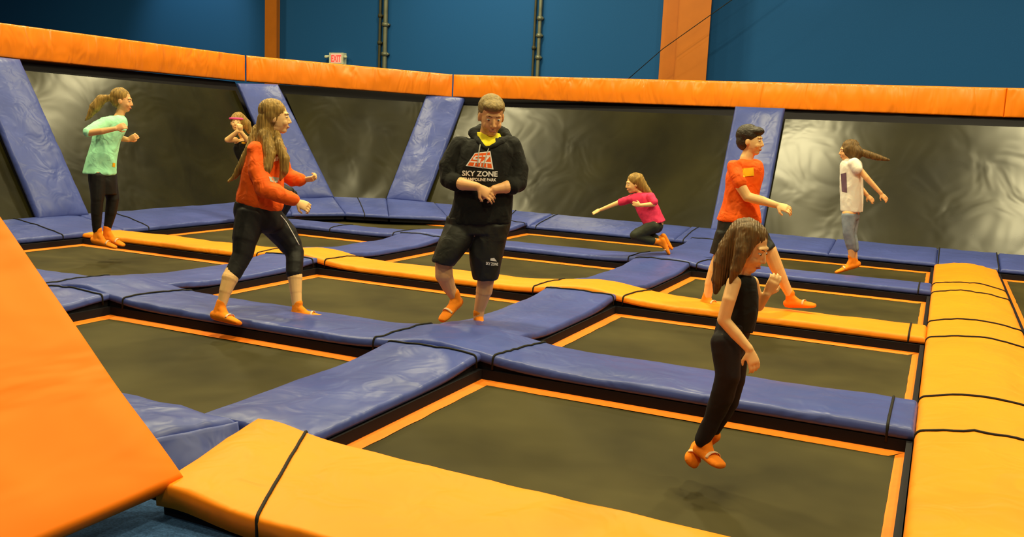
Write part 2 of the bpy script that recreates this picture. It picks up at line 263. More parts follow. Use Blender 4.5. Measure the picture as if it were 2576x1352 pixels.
PEOPLE = {
 'man': {
  'loc': (-2.96,5.85,0.0),
  'rot': 0.468,
  'body': [('ch',[(0.016,0.0,1.477,0.062),(0.005,0.045,1.401,0.066),(-0.0,0.05,1.316,0.075)]),('rg',[(0.004,0.04,1.354,0.102,0.0,0.005,0.08),(-0.003,0.03,1.311,0.184,0.0,0.005,0.11),(-0.018,0.0,1.19,0.181,0.0,0.008,0.12),(-0.01,0.0,1.048,0.174,0.0,0.008,0.125),(-0.019,0.0,0.906,0.189,0.0,0.008,0.13),(-0.034,0.0,0.81,0.2,0.0,0.004,0.125),(-0.036,0.0,0.697,0.15,0.0,-0.001,0.1)]),('ch',[(-0.181,0.02,1.309,0.062),(-0.252,0.0,1.174,0.058),(-0.256,-0.04,1.091,0.05),(-0.154,-0.15,1.068,0.044),(-0.056,-0.2,1.059,0.03)]),('ch',[(0.167,0.02,1.324,0.062),(0.221,0.0,1.178,0.058),(0.221,-0.05,1.087,0.05),(0.144,-0.13,1.058,0.044),(0.064,-0.165,1.043,0.03)]),('ch',[(-0.174,0.0,0.742,0.09),(-0.274,-0.06,0.558,0.06),(-0.273,-0.07,0.479,0.064),(-0.268,-0.07,0.41,0.066),(-0.233,-0.03,0.317,0.05),(-0.185,0.0,0.238,0.038)]),('ch',[(0.034,0.0,0.75,0.09),(0.027,-0.02,0.521,0.07),(0.033,0.0,0.373,0.062),(0.024,0.01,0.292,0.062),(-0.005,0.02,0.153,0.04),(-0.009,0.02,0.093,0.038)])],
  'head_': {'c': (0.024,-0.02,1.55),'s': 1.14,'f': (0.17,-0.88,-0.36)},
  'feet': [((-0.179,0.0,0.244),(-0.158,0.02,0.194),(-0.276,-0.1,0.084)),((-0.009,0.02,0.096),(-0.01,0.05,0.036),(0.027,-0.13,0.032))],
  'hands': [{'w': (-0.047,-0.205,1.057),'t': (0.074,-0.2,0.982),'n': (-0.25,-0.75,0.6),'th': 1,'curl': 0.35,'s': 1.02},{'w': (0.064,-0.168,1.04),'t': (-0.075,-0.15,0.977),'n': (0.2,-0.75,0.6),'th': -1,'curl': 0.7,'s': 1.0}],
  'hoodie': [('rg',[(0.019,0.05,1.402,0.102,0.0,0.004,0.085),(0.006,0.04,1.376,0.156,0.0,0.007,0.11),(0.003,0.02,1.316,0.218,0.0,0.005,0.135),(-0.018,0.0,1.19,0.21,0.0,0.009,0.145),(-0.007,0.0,1.049,0.206,0.0,0.009,0.15),(-0.013,0.0,0.906,0.215,0.0,0.009,0.155),(-0.031,0.0,0.816,0.228,0.0,0.005,0.15),(-0.032,0.0,0.788,0.226,0.0,0.013,0.145)]),('ch',[(-0.182,0.02,1.317,0.085),(-0.258,0.0,1.179,0.078),(-0.256,-0.035,1.091,0.068),(-0.203,-0.1,1.074,0.057)]),('ch',[(0.175,0.02,1.328,0.085),(0.227,0.0,1.181,0.076),(0.227,-0.045,1.087,0.066),(0.189,-0.1,1.066,0.056)])],
  'hood': [('ch',[(-0.08,0.01,1.395,0.026),(-0.096,0.07,1.425,0.04),(-0.04,0.15,1.441,0.055),(0.04,0.16,1.451,0.055),(0.121,0.12,1.431,0.045),(0.155,0.04,1.4,0.03),(0.104,-0.06,1.37,0.022)]),('ch',[(-0.08,0.01,1.395,0.026),(-0.055,-0.07,1.363,0.02),(-0.014,-0.11,1.327,0.016)]),('ch',[(0.104,-0.06,1.37,0.022),(0.049,-0.1,1.341,0.018),(-0.0,-0.115,1.322,0.015)])],
  'tee': [('rg',[(0.006,0.05,1.432,0.085,0.0,-0.002,0.07),(0.013,0.02,1.39,0.09,0.0,0.001,0.085),(0.008,-0.02,1.354,0.058,0.0,0.002,0.095),(0.004,-0.03,1.332,0.034,0.0,0.002,0.095)])],
  'shorts': [('rg',[(-0.034,0.0,0.829,0.226,0.0,0.006,0.135),(-0.042,0.0,0.718,0.226,0.0,0.01,0.14)]),('rg',[(-0.149,0.0,0.75,0.118,0.0,-0.017,0.125),(-0.21,-0.05,0.625,0.107,0.0,-0.01,0.13),(-0.278,-0.07,0.498,0.081,0.0,-0.016,0.11)]),('rg',[(0.056,0.0,0.777,0.131,0.0,0.017,0.13),(0.026,-0.01,0.592,0.124,0.0,0.006,0.115),(0.027,0.0,0.384,0.086,0.0,0.001,0.1)])],
  'logo': [(-0.081,-0.3,1.288),(0.027,-0.3,1.306),(0.054,-0.3,1.181),(-0.141,-0.3,1.196)],
  'txt1': [(-0.165,-0.3,1.125),(0.084,-0.3,1.131),(-0.167,-0.3,1.163)],
  'txt2': [(-0.159,-0.3,1.093),(0.077,-0.3,1.098),(-0.16,-0.3,1.115)],
  's1': [(0.028,-0.3,0.503),(0.116,-0.3,0.495),(0.065,-0.3,0.543),(-0.005,-0.3,0.485),(0.122,-0.3,0.479)],
  'str1': [(-0.045,-0.2,1.349,0.004),(-0.053,-0.25,1.293,0.004),(-0.058,-0.25,1.203,0.004)],
  'str2': [(0.021,-0.2,1.347,0.004),(-0.003,-0.25,1.268,0.004),(-0.022,-0.25,1.183,0.004)],
 },
 'orange': {
  'loc': (-4.43,5.3,0.0),
  'rot': 0.696,
  'body': [('ch',[(0.021,0.0,1.388,0.045),(-0.006,0.0,1.316,0.05),(-0.012,0.0,1.258,0.06)]),('rg',[(-0.013,0.0,1.277,0.063,0.0,0.007,0.06),(-0.03,0.0,1.232,0.102,0.0,0.007,0.09),(-0.054,0.0,1.156,0.118,0.0,0.005,0.1),(-0.068,0.0,1.052,0.118,0.0,0.0,0.1),(-0.076,0.0,0.933,0.128,0.0,-0.004,0.105),(-0.087,0.0,0.824,0.145,0.0,-0.011,0.115),(-0.084,0.0,0.728,0.143,0.0,-0.005,0.115),(-0.066,0.0,0.656,0.091,0.0,-0.006,0.08)]),('ch',[(-0.11,-0.1,1.229,0.042),(-0.087,-0.16,1.092,0.04),(-0.037,-0.2,0.97,0.038),(0.091,-0.25,0.923,0.034),(0.173,-0.275,0.891,0.024)]),('ch',[(0.056,0.12,1.223,0.042),(0.087,0.15,1.058,0.04),(0.153,0.13,1.026,0.034),(0.222,0.12,1.019,0.024)]),('ch',[(-0.142,-0.05,0.755,0.1),(-0.174,-0.1,0.601,0.08),(-0.198,-0.13,0.489,0.066),(-0.243,-0.16,0.401,0.056),(-0.277,-0.2,0.327,0.06),(-0.308,-0.23,0.238,0.044),(-0.334,-0.25,0.136,0.033)]),('ch',[(-0.017,0.05,0.732,0.1),(0.095,0.08,0.609,0.088),(0.141,0.07,0.54,0.076),(0.173,0.05,0.48,0.063),(0.173,0.0,0.4,0.056),(0.176,-0.04,0.308,0.055),(0.182,-0.07,0.208,0.044),(0.193,-0.1,0.098,0.036)])],
  'head_': {'c': (0.032,0.0,1.474),'s': 1.0,'f': (0.97,-0.12,-0.03)},
  'feet': [((-0.34,-0.25,0.13),(-0.377,-0.25,0.064),(-0.208,-0.4,0.046)),((0.194,-0.1,0.092),(0.166,-0.1,0.026),(0.393,-0.2,0.036))],
  'hands': [{'w': (0.176,-0.275,0.888),'t': (0.268,-0.3,0.848),'n': (0.2,-0.9,0.4),'th': 1,'curl': 1.0,'s': 0.92},{'w': (0.225,0.12,1.019),'t': (0.34,0.1,1.036),'n': (0,-0.5,-0.85),'th': 1,'curl': 1.0,'s': 0.92}],
  'shirt': [('rg',[(-0.003,0.0,1.31,0.058,0.0,0.002,0.065),(-0.026,0.0,1.272,0.109,0.0,0.007,0.1),(-0.04,0.0,1.203,0.138,0.0,0.008,0.12),(-0.057,0.0,1.099,0.148,0.0,0.005,0.125),(-0.068,0.0,0.979,0.153,0.0,0.0,0.13),(-0.078,0.0,0.871,0.164,0.0,-0.015,0.135),(-0.084,0.0,0.83,0.154,0.0,-0.025,0.125),(-0.081,0.0,0.805,0.128,0.0,-0.022,0.11)]),('ch',[(-0.11,-0.09,1.234,0.062),(-0.092,-0.15,1.091,0.06),(-0.037,-0.2,0.972,0.068),(0.088,-0.25,0.926,0.052),(0.156,-0.27,0.901,0.04)]),('ch',[(0.051,0.1,1.223,0.06),(0.089,0.14,1.064,0.058),(0.159,0.13,1.026,0.05),(0.213,0.12,1.022,0.042)])],
  'legs': [('rg',[(-0.09,0.0,0.842,0.16,0.0,-0.021,0.12),(-0.088,0.0,0.765,0.175,0.0,-0.011,0.13),(-0.07,0.0,0.682,0.158,0.0,-0.007,0.12),(-0.062,0.0,0.639,0.088,0.0,-0.003,0.08)]),('ch',[(-0.142,-0.05,0.746,0.115),(-0.177,-0.1,0.601,0.09),(-0.192,-0.13,0.495,0.074),(-0.224,-0.155,0.424,0.067),(-0.256,-0.18,0.358,0.062)]),('ch',[(-0.017,0.05,0.732,0.11),(0.095,0.08,0.609,0.1),(0.141,0.07,0.54,0.086),(0.173,0.05,0.48,0.07),(0.173,0.0,0.409,0.064),(0.17,-0.03,0.342,0.06)])],
  'hair': [('ch',[(-0.029,0.0,1.457,0.07),(-0.04,0.0,1.343,0.075),(-0.05,-0.03,1.258,0.07)]),('ch',[(-0.09,0.02,1.369,0.05),(-0.139,-0.02,1.24,0.045),(-0.2,0.0,1.123,0.032),(-0.255,0.02,1.034,0.018),(-0.302,0.02,0.995,0.006)]),('ch',[(-0.04,-0.06,1.344,0.05),(-0.011,-0.13,1.206,0.045),(-0.027,-0.17,1.109,0.032),(-0.054,-0.19,1.016,0.01)]),('ch',[(0.027,-0.02,1.36,0.035),(0.054,-0.1,1.278,0.035),(0.093,-0.14,1.182,0.036),(0.091,-0.15,1.097,0.032),(0.064,-0.15,1.034,0.01)])],
  'print': [(-0.027,-0.3,1.178),(0.053,-0.3,1.198),(0.048,-0.3,1.165),(-0.021,-0.3,1.151)],
  'tag': [(-0.015,-0.3,1.058),(0.057,-0.3,1.043),(0.047,-0.3,1.01),(-0.005,-0.3,1.025)],
  'pipe': [(0.07,0.0,0.769,0.004),(0.116,0.0,0.705,0.004),(0.163,0.02,0.621,0.004),(0.205,0.05,0.543,0.004)],
 },
 'teal': {
  'loc': (-7.95,6.9,0.0),
  'rot': 0.856,
  'body': [('ch',[(0.17,0.0,1.507,0.045),(0.138,0.0,1.423,0.048),(0.107,0.0,1.368,0.055)]),('rg',[(0.09,0.0,1.392,0.066,0.0,0.007,0.06),(0.06,0.0,1.304,0.114,0.0,0.014,0.09),(0.016,0.0,1.148,0.11,0.0,0.015,0.09),(-0.045,0.0,0.94,0.099,0.0,0.013,0.095),(-0.044,0.0,0.806,0.114,0.0,0.003,0.105),(-0.019,0.0,0.75,0.084,0.0,0.008,0.08)]),('ch',[(-0.007,-0.1,1.352,0.042),(-0.157,-0.18,1.238,0.036),(-0.024,-0.25,1.264,0.034),(0.095,-0.28,1.294,0.024)]),('ch',[(0.158,0.12,1.349,0.042),(0.106,0.2,1.199,0.038),(0.222,0.15,1.175,0.026)]),('ch',[(-0.071,-0.06,0.809,0.085),(-0.091,-0.08,0.562,0.06),(-0.097,-0.07,0.436,0.054),(-0.101,-0.05,0.246,0.034)]),('ch',[(0.021,0.06,0.803,0.085),(0.058,0.04,0.553,0.06),(0.037,0.05,0.425,0.054),(0.006,0.06,0.246,0.034)])],
  'head_': {'c': (0.172,0.0,1.584),'s': 1.0,'f': (0.92,-0.3,-0.12)},
  'feet': [((-0.094,-0.05,0.204),(-0.127,-0.04,0.115),(0.082,-0.14,0.058)),((-0.006,0.06,0.212),(-0.023,0.07,0.125),(0.162,-0.02,0.063))],
  'hands': [{'w': (0.099,-0.28,1.294),'t': (0.2,-0.3,1.339),'n': (0,-1,0.3),'th': 1,'curl': 0.9,'s': 0.9},{'w': (0.226,0.15,1.175),'t': (0.3,0.12,1.212),'n': (0.3,-0.9,0),'th': 1,'curl': 1.0,'s': 0.9}],
  'shirt': [('rg',[(0.123,0.0,1.422,0.061,0.0,0.003,0.06),(0.092,0.0,1.376,0.122,0.0,0.009,0.1),(0.053,0.0,1.272,0.152,0.0,0.015,0.12),(0.0,0.0,1.113,0.14,0.0,0.021,0.12),(-0.044,0.0,0.95,0.145,0.0,0.005,0.13),(-0.064,0.0,0.814,0.161,0.0,-0.004,0.135)]),('ch',[(0.015,-0.08,1.352,0.065),(-0.083,-0.13,1.292,0.062),(-0.157,-0.17,1.249,0.05)]),('ch',[(0.15,0.1,1.357,0.06),(0.126,0.15,1.242,0.056)])],
  'legs': [('rg',[(-0.039,0.0,0.847,0.129,0.0,-0.005,0.115),(-0.036,0.0,0.744,0.136,0.0,0.003,0.12),(-0.025,0.0,0.602,0.126,0.0,0.006,0.1)]),('ch',[(-0.071,-0.06,0.788,0.095),(-0.087,-0.08,0.562,0.066),(-0.097,-0.07,0.415,0.058),(-0.101,-0.05,0.225,0.04)]),('ch',[(0.02,0.06,0.782,0.09),(0.062,0.04,0.553,0.066),(0.04,0.05,0.404,0.058),(0.006,0.06,0.246,0.04)])],
  'hair': [('ch',[(0.051,0.02,1.607,0.03),(-0.029,0.03,1.586,0.05),(-0.087,0.04,1.502,0.055),(-0.157,0.05,1.392,0.02),(-0.188,0.05,1.362,0.008)])],
  'tag': [(0.067,-0.3,0.94),(0.092,-0.3,0.932),(0.088,-0.3,0.892),(0.062,-0.3,0.899)],
 },
 'boy': {
  'loc': (-1.69,7.75,0.0),
  'rot': 0.215,
  'body': [('ch',[(0.206,0.0,1.377,0.052),(0.186,0.0,1.316,0.055),(0.183,0.0,1.27,0.06)]),('rg',[(0.19,0.0,1.277,0.076,0.0,0.004,0.07),(0.182,0.0,1.234,0.106,0.0,0.008,0.1),(0.176,0.0,1.077,0.1,0.0,0.006,0.1),(0.167,0.0,0.96,0.102,0.0,0.007,0.095),(0.164,0.0,0.805,0.134,0.0,0.005,0.105),(0.169,0.0,0.69,0.122,0.0,0.008,0.1)]),('ch',[(0.101,-0.12,1.229,0.046),(0.156,-0.16,1.084,0.046),(0.213,-0.17,1.003,0.042),(0.326,-0.18,0.981,0.04),(0.443,-0.2,0.953,0.027)]),('ch',[(0.267,0.13,1.238,0.046),(0.257,0.18,1.056,0.042),(0.198,0.17,0.968,0.04),(0.129,0.12,0.899,0.027)]),('ch',[(0.092,0.0,0.736,0.09),(0.036,0.02,0.475,0.06),(-0.001,0.03,0.35,0.056),(-0.032,0.04,0.225,0.046),(-0.046,0.04,0.101,0.034)]),('ch',[(0.237,-0.03,0.749,0.09),(0.432,-0.08,0.56,0.062),(0.498,-0.06,0.428,0.057),(0.557,-0.04,0.319,0.048),(0.634,-0.02,0.186,0.034)])],
  'head_': {'c': (0.209,0.0,1.462),'s': 1.02,'f': (0.93,-0.3,-0.05)},
  'feet': [((-0.046,0.04,0.101),(-0.079,0.05,0.041),(0.072,-0.05,0.058)),((0.635,-0.02,0.176),(0.621,-0.01,0.112),(0.829,-0.1,0.139))],
  'hands': [{'w': (0.446,-0.2,0.954),'t': (0.595,-0.22,0.913),'n': (0.3,-0.7,0.6),'th': 1,'curl': 0.5,'s': 1.0},{'w': (0.123,0.12,0.895),'t': (0.068,0.1,0.828),'n': (0,-1,0),'th': 1,'curl': 0.8,'s': 0.9}],
  'shirt': [('rg',[(0.202,0.0,1.304,0.068,0.0,0.0,0.065),(0.192,0.0,1.273,0.118,0.0,0.009,0.1),(0.182,0.0,1.184,0.148,0.0,0.014,0.12),(0.174,0.0,1.052,0.138,0.0,0.016,0.115),(0.168,0.0,0.954,0.14,0.0,0.014,0.115),(0.165,0.0,0.838,0.169,0.0,0.008,0.125),(0.163,0.0,0.784,0.182,0.0,-0.002,0.125)]),('ch',[(0.093,-0.1,1.242,0.06),(0.122,-0.145,1.163,0.062),(0.141,-0.16,1.122,0.06)]),('ch',[(0.266,0.1,1.238,0.056),(0.268,0.14,1.143,0.058)])],
  'shorts': [('rg',[(0.164,0.0,0.813,0.166,0.0,-0.001,0.115),(0.178,0.0,0.674,0.188,0.0,0.013,0.12)]),('rg',[(0.095,0.0,0.686,0.11,0.0,-0.009,0.11),(0.05,0.01,0.484,0.105,0.0,-0.01,0.095)]),('rg',[(0.259,-0.02,0.716,0.114,0.0,0.034,0.11),(0.389,-0.08,0.56,0.086,0.0,0.043,0.09)])],
  'tag': [(0.156,-0.4,1.231),(0.244,-0.4,1.245),(0.255,-0.4,1.177),(0.167,-0.4,1.165)],
 },
 'fg': {
  'loc': (-0.83,3.95,0.0),
  'rot': 0.207,
  'body': [('ch',[(0.089,0.0,0.945,0.036),(0.084,0.0,0.884,0.038),(0.085,0.0,0.849,0.045)]),('rg',[(0.085,0.0,0.866,0.04,0.0,0.004,0.05),(0.088,0.0,0.829,0.06,0.0,0.005,0.068),(0.095,0.0,0.74,0.057,0.0,0.001,0.07),(0.082,0.0,0.66,0.058,0.0,0.001,0.07),(0.062,0.0,0.596,0.048,0.0,0.0,0.06),(0.064,0.0,0.564,0.036,0.0,0.003,0.05)]),('ch',[(0.053,-0.08,0.855,0.032),(0.038,-0.12,0.787,0.03),(0.022,-0.13,0.701,0.027),(0.079,-0.14,0.645,0.026),(0.135,-0.15,0.591,0.019)]),('ch',[(0.133,0.08,0.838,0.03),(0.17,0.13,0.729,0.026),(0.199,0.1,0.787,0.019)]),('ch',[(0.04,-0.05,0.591,0.06),(0.061,-0.07,0.448,0.044),(0.046,-0.05,0.343,0.043),(-0.013,-0.02,0.136,0.028)]),('ch',[(0.082,0.05,0.574,0.06),(0.086,0.03,0.416,0.044),(0.065,0.04,0.301,0.04),(0.005,0.06,0.121,0.028)])],
  'head_': {'c': (0.104,0.0,1.003),'s': 0.88,'f': (0.8,-0.42,-0.35)},
  'feet': [((-0.012,-0.02,0.126),(-0.035,-0.0,0.071),(0.063,-0.12,0.057)),((0.003,0.06,0.111),(-0.051,0.09,0.051),(-0.07,-0.02,0.012))],
  'hands': [{'w': (0.137,-0.15,0.588),'t': (0.167,-0.16,0.516),'n': (0.5,-0.85,0),'th': 1,'curl': 0.5,'s': 0.72},{'w': (0.2,0.1,0.788),'t': (0.23,0.1,0.855),'n': (0.3,-0.9,0),'th': 1,'curl': 0.5,'s': 0.72}],
  'top': [('rg',[(0.076,0.0,0.885,0.032,0.0,0.004,0.045),(0.079,0.0,0.857,0.063,0.0,0.007,0.07),(0.092,0.0,0.802,0.065,0.0,0.001,0.08),(0.102,0.0,0.728,0.062,0.0,-0.003,0.082),(0.085,0.0,0.641,0.068,0.0,-0.005,0.085)])],
  'legs': [('rg',[(0.072,0.0,0.674,0.073,0.0,-0.002,0.088),(0.06,0.0,0.585,0.071,0.0,0.001,0.09),(0.057,0.0,0.519,0.059,0.0,0.006,0.075)]),('ch',[(0.041,-0.05,0.582,0.066),(0.061,-0.07,0.448,0.052),(0.041,-0.05,0.342,0.052),(0.014,-0.03,0.243,0.042),(-0.025,-0.02,0.129,0.036)]),('ch',[(0.08,0.05,0.555,0.066),(0.088,0.03,0.407,0.05),(0.069,0.04,0.302,0.048),(-0.005,0.06,0.112,0.036)])],
  'hair': [('ch',[(0.057,0.0,1.052,0.05),(0.028,0.0,0.993,0.052),(0.004,-0.01,0.923,0.045),(-0.011,-0.02,0.853,0.03),(-0.02,-0.02,0.8,0.01)]),('ch',[(0.092,-0.05,1.063,0.05),(0.075,-0.09,0.989,0.034),(0.054,-0.11,0.914,0.022),(0.039,-0.11,0.859,0.006)])],
 },
 'white': {
  'loc': (-0.9,11.0,0.0),
  'rot': 0.082,
  'body': [('ch',[(-0.083,0.0,1.322,0.04),(-0.061,0.0,1.27,0.045)]),('rg',[(-0.064,0.0,1.278,0.07,0.0,0.004,0.06),(-0.057,0.0,1.204,0.098,0.0,0.006,0.08),(-0.034,0.0,1.004,0.094,0.0,0.006,0.085),(-0.011,0.0,0.736,0.092,0.0,0.007,0.1),(-0.003,0.0,0.646,0.076,0.0,0.006,0.09)]),('ch',[(-0.018,-0.1,1.256,0.036),(0.112,-0.12,1.115,0.034),(0.272,-0.1,0.957,0.024)]),('ch',[(-0.09,0.1,1.249,0.036),(-0.009,0.14,1.068,0.034),(0.133,0.14,0.918,0.024)]),('ch',[(-0.032,-0.06,0.693,0.08),(-0.021,-0.07,0.492,0.055),(0.015,-0.05,0.38,0.046),(0.044,-0.03,0.198,0.034)]),('ch',[(0.006,0.06,0.687,0.08),(0.005,0.05,0.47,0.055),(0.042,0.05,0.349,0.046),(0.074,0.05,0.192,0.034)])],
  'head_': {'c': (-0.108,0.0,1.405),'s': 0.95,'f': (-0.95,-0.25,-0.15)},
  'feet': [((0.045,-0.03,0.189),(0.102,-0.02,0.12),(-0.114,-0.1,0.032)),((0.071,0.05,0.182),(0.115,0.06,0.121),(-0.075,-0.0,0.046))],
  'hands': [{'w': (0.272,-0.1,0.952),'t': (0.367,-0.1,0.866),'n': (0.5,-0.8,0.3),'th': 1,'curl': 0.3,'s': 0.8},{'w': (0.137,0.14,0.914),'t': (0.225,0.14,0.834),'n': (0.5,-0.8,0.3),'th': 1,'curl': 0.3,'s': 0.8}],
  'shirt': [('rg',[(-0.07,0.0,1.318,0.063,0.0,0.004,0.05),(-0.061,0.0,1.263,0.109,0.0,0.008,0.1),(-0.052,0.0,1.137,0.12,0.0,0.007,0.11),(-0.031,0.0,0.943,0.125,0.0,0.015,0.12),(-0.006,0.0,0.724,0.118,0.0,0.002,0.125)]),('ch',[(-0.035,-0.09,1.264,0.065),(0.012,-0.12,1.206,0.055)])],
  'legs': [('rg',[(-0.02,0.0,0.766,0.1,0.0,0.003,0.105),(-0.011,0.0,0.641,0.093,0.0,0.003,0.1)]),('ch',[(-0.03,-0.06,0.671,0.085),(-0.021,-0.07,0.492,0.064),(0.015,-0.05,0.371,0.056),(0.034,-0.03,0.307,0.05)]),('ch',[(0.004,0.06,0.665,0.085),(0.005,0.05,0.47,0.064),(0.046,0.05,0.35,0.056),(0.06,0.05,0.301,0.05)])],
  'hair': [('ch',[(0.023,0.0,1.399,0.04),(0.109,0.0,1.368,0.042),(0.215,0.0,1.342,0.035),(0.324,0.0,1.322,0.012)]),('ch',[(-0.083,0.0,1.411,0.1),(-0.039,0.0,1.387,0.09)])],
  'print': [(-0.161,-0.4,1.142),(-0.105,-0.4,1.162),(-0.076,-0.4,0.939),(-0.134,-0.4,0.948)],
 },
 'pink': {
  'loc': (-2.87,10.2,0.0),
  'rot': 0.274,
  'body': [('ch',[(-0.293,0.0,0.851,0.036),(-0.253,0.0,0.789,0.042)]),('rg',[(-0.271,0.0,0.792,0.09,0.0,0.019,0.055),(-0.236,0.0,0.736,0.111,0.0,0.025,0.07),(-0.164,0.0,0.639,0.105,0.0,0.024,0.07),(-0.094,0.0,0.51,0.102,0.0,0.03,0.08),(-0.082,0.0,0.435,0.096,0.0,0.022,0.07)]),('ch',[(-0.353,0.08,0.742,0.032),(-0.515,0.1,0.685,0.03),(-0.713,0.1,0.59,0.021)]),('ch',[(-0.142,-0.08,0.773,0.032),(-0.11,-0.12,0.705,0.03),(-0.251,-0.16,0.687,0.021)]),('ch',[(-0.09,-0.06,0.457,0.07),(-0.293,-0.1,0.338,0.05),(-0.065,-0.05,0.283,0.03)]),('ch',[(-0.068,0.06,0.447,0.07),(-0.253,0.04,0.359,0.05),(-0.035,0.06,0.301,0.03)])],
  'head_': {'c': (-0.352,0.0,0.92),'s': 0.92,'f': (-0.9,-0.35,-0.2)},
  'feet': [((-0.056,-0.05,0.284),(0.024,-0.05,0.298),(0.103,-0.02,0.134)),((-0.049,0.06,0.3),(0.031,0.06,0.333),(0.132,0.08,0.18))],
  'hands': [{'w': (-0.718,0.1,0.59),'t': (-0.858,0.1,0.516),'n': (0,-0.6,0.8),'th': 1,'curl': 0.15,'s': 0.72},{'w': (-0.255,-0.16,0.686),'t': (-0.35,-0.17,0.704),'n': (0,-1,0),'th': 1,'curl': 0.6,'s': 0.72}],
  'shirt': [('rg',[(-0.277,0.0,0.816,0.084,0.0,0.018,0.05),(-0.26,0.0,0.775,0.145,0.0,0.04,0.085),(-0.202,0.0,0.696,0.125,0.0,0.03,0.095),(-0.15,0.0,0.59,0.125,0.0,0.03,0.095),(-0.084,0.0,0.479,0.12,0.0,0.035,0.11)]),('ch',[(-0.344,0.07,0.752,0.05),(-0.488,0.1,0.691,0.045)]),('ch',[(-0.151,-0.07,0.777,0.05),(-0.108,-0.11,0.732,0.045)])],
  'legs': [('rg',[(-0.116,0.0,0.525,0.114,0.0,0.023,0.09),(-0.088,0.0,0.414,0.103,0.0,0.024,0.09)]),('ch',[(-0.098,-0.06,0.447,0.08),(-0.293,-0.1,0.338,0.06),(-0.1,-0.06,0.282,0.045)]),('ch',[(-0.067,0.06,0.438,0.08),(-0.262,0.04,0.353,0.06),(-0.067,0.05,0.3,0.045)])],
  'hair': [('ch',[(-0.309,0.0,0.954,0.09),(-0.25,0.0,0.889,0.06),(-0.193,0.0,0.838,0.045),(-0.137,0.0,0.805,0.02)])],
 },
 'band': {
  'loc': (-8.56,9.9,0.0),
  'rot': 0.713,
  'body': [('ch',[(-0.201,0.02,1.285,0.042),(-0.15,0.04,1.207,0.048)]),('rg',[(-0.134,0.05,1.191,0.13,0.0,0.027,0.07),(-0.108,0.05,1.082,0.146,0.0,0.041,0.09),(-0.016,0.04,0.901,0.145,0.0,0.046,0.09),(0.13,0.0,0.69,0.132,0.0,0.045,0.095),(0.197,-0.03,0.552,0.119,0.0,0.039,0.09)]),('ch',[(-0.252,-0.02,1.166,0.04),(-0.353,-0.12,1.164,0.038),(-0.218,-0.2,1.287,0.026)]),('ch',[(-0.045,0.04,1.184,0.04),(-0.096,-0.14,1.175,0.038),(-0.178,-0.2,1.278,0.026)]),('ch',[(0.146,-0.06,0.572,0.085),(0.46,-0.2,0.497,0.058),(0.318,-0.05,0.218,0.05),(0.266,0.0,0.09,0.034)]),('ch',[(0.211,0.08,0.591,0.085),(0.509,-0.05,0.443,0.058),(0.384,0.03,0.184,0.05),(0.348,0.05,0.07,0.034)])],
  'head_': {'c': (-0.237,0.0,1.396),'s': 0.95,'f': (-0.1,-0.95,0.05)},
  'feet': [((0.266,0.0,0.102),(0.235,0.02,0.032),(0.397,-0.14,0.03)),((0.348,0.05,0.081),(0.322,0.06,0.029),(0.468,-0.08,0.03))],
  'hands': [{'w': (-0.218,-0.2,1.287),'t': (-0.198,-0.2,1.372),'n': (0,-1,0),'th': 1,'curl': 1.0,'s': 0.85},{'w': (-0.178,-0.2,1.278),'t': (-0.187,-0.24,1.362),'n': (0,-1,0),'th': -1,'curl': 1.0,'s': 0.85}],
  'top': [('rg',[(-0.124,0.05,1.164,0.13,0.0,0.033,0.08),(-0.108,0.05,1.068,0.168,0.0,0.044,0.105),(-0.018,0.04,0.882,0.163,0.0,0.049,0.1),(0.13,0.0,0.682,0.153,0.0,0.048,0.105)])],
  'legs': [('rg',[(0.109,0.0,0.716,0.153,0.0,0.045,0.11),(0.2,-0.03,0.532,0.138,0.0,0.047,0.105)]),('ch',[(0.146,-0.06,0.572,0.095),(0.46,-0.2,0.497,0.068),(0.318,-0.05,0.218,0.058),(0.271,0.0,0.113,0.042)]),('ch',[(0.211,0.08,0.591,0.095),(0.509,-0.05,0.443,0.068),(0.384,0.03,0.184,0.058),(0.348,0.05,0.087,0.042)])],
  'hair': [('ch',[(-0.212,0.04,1.445,0.1),(-0.119,0.06,1.385,0.07),(-0.067,0.08,1.29,0.04)])],
  'wrist': (-0.143,-0.1,1.13),
 },
}
# ---------------------------------------------------------------- the hall
def slab(name, a, b, m):
    bm = bmesh.new(); box(bm, a, b); return struct(frombm(name, bm, m, None, False))
slab('floor', (-27, -8, -1.0), (12, 18, -.9), M['concrete'])
slab('floor', (-8, -8, -.16), (12, 2.56, -.072), M['carpet'])
slab('wall_back', (-27, 18, -1), (12, 18.2, 8.7), M['wall'])
slab('wall_left', (-27.2, -8, -1), (-27, 18.2, 8.7), M['wall'])
slab('wall_right', (12, -8, -1), (12.2, 18.2, 8.7), M['wall'])
slab('wall_front', (-27, -8.2, -1), (12, -8, 8.7), M['wall'])
slab('ceiling', (-27, -8, 8.6), (12, 18, 8.7), M['ceiling'])
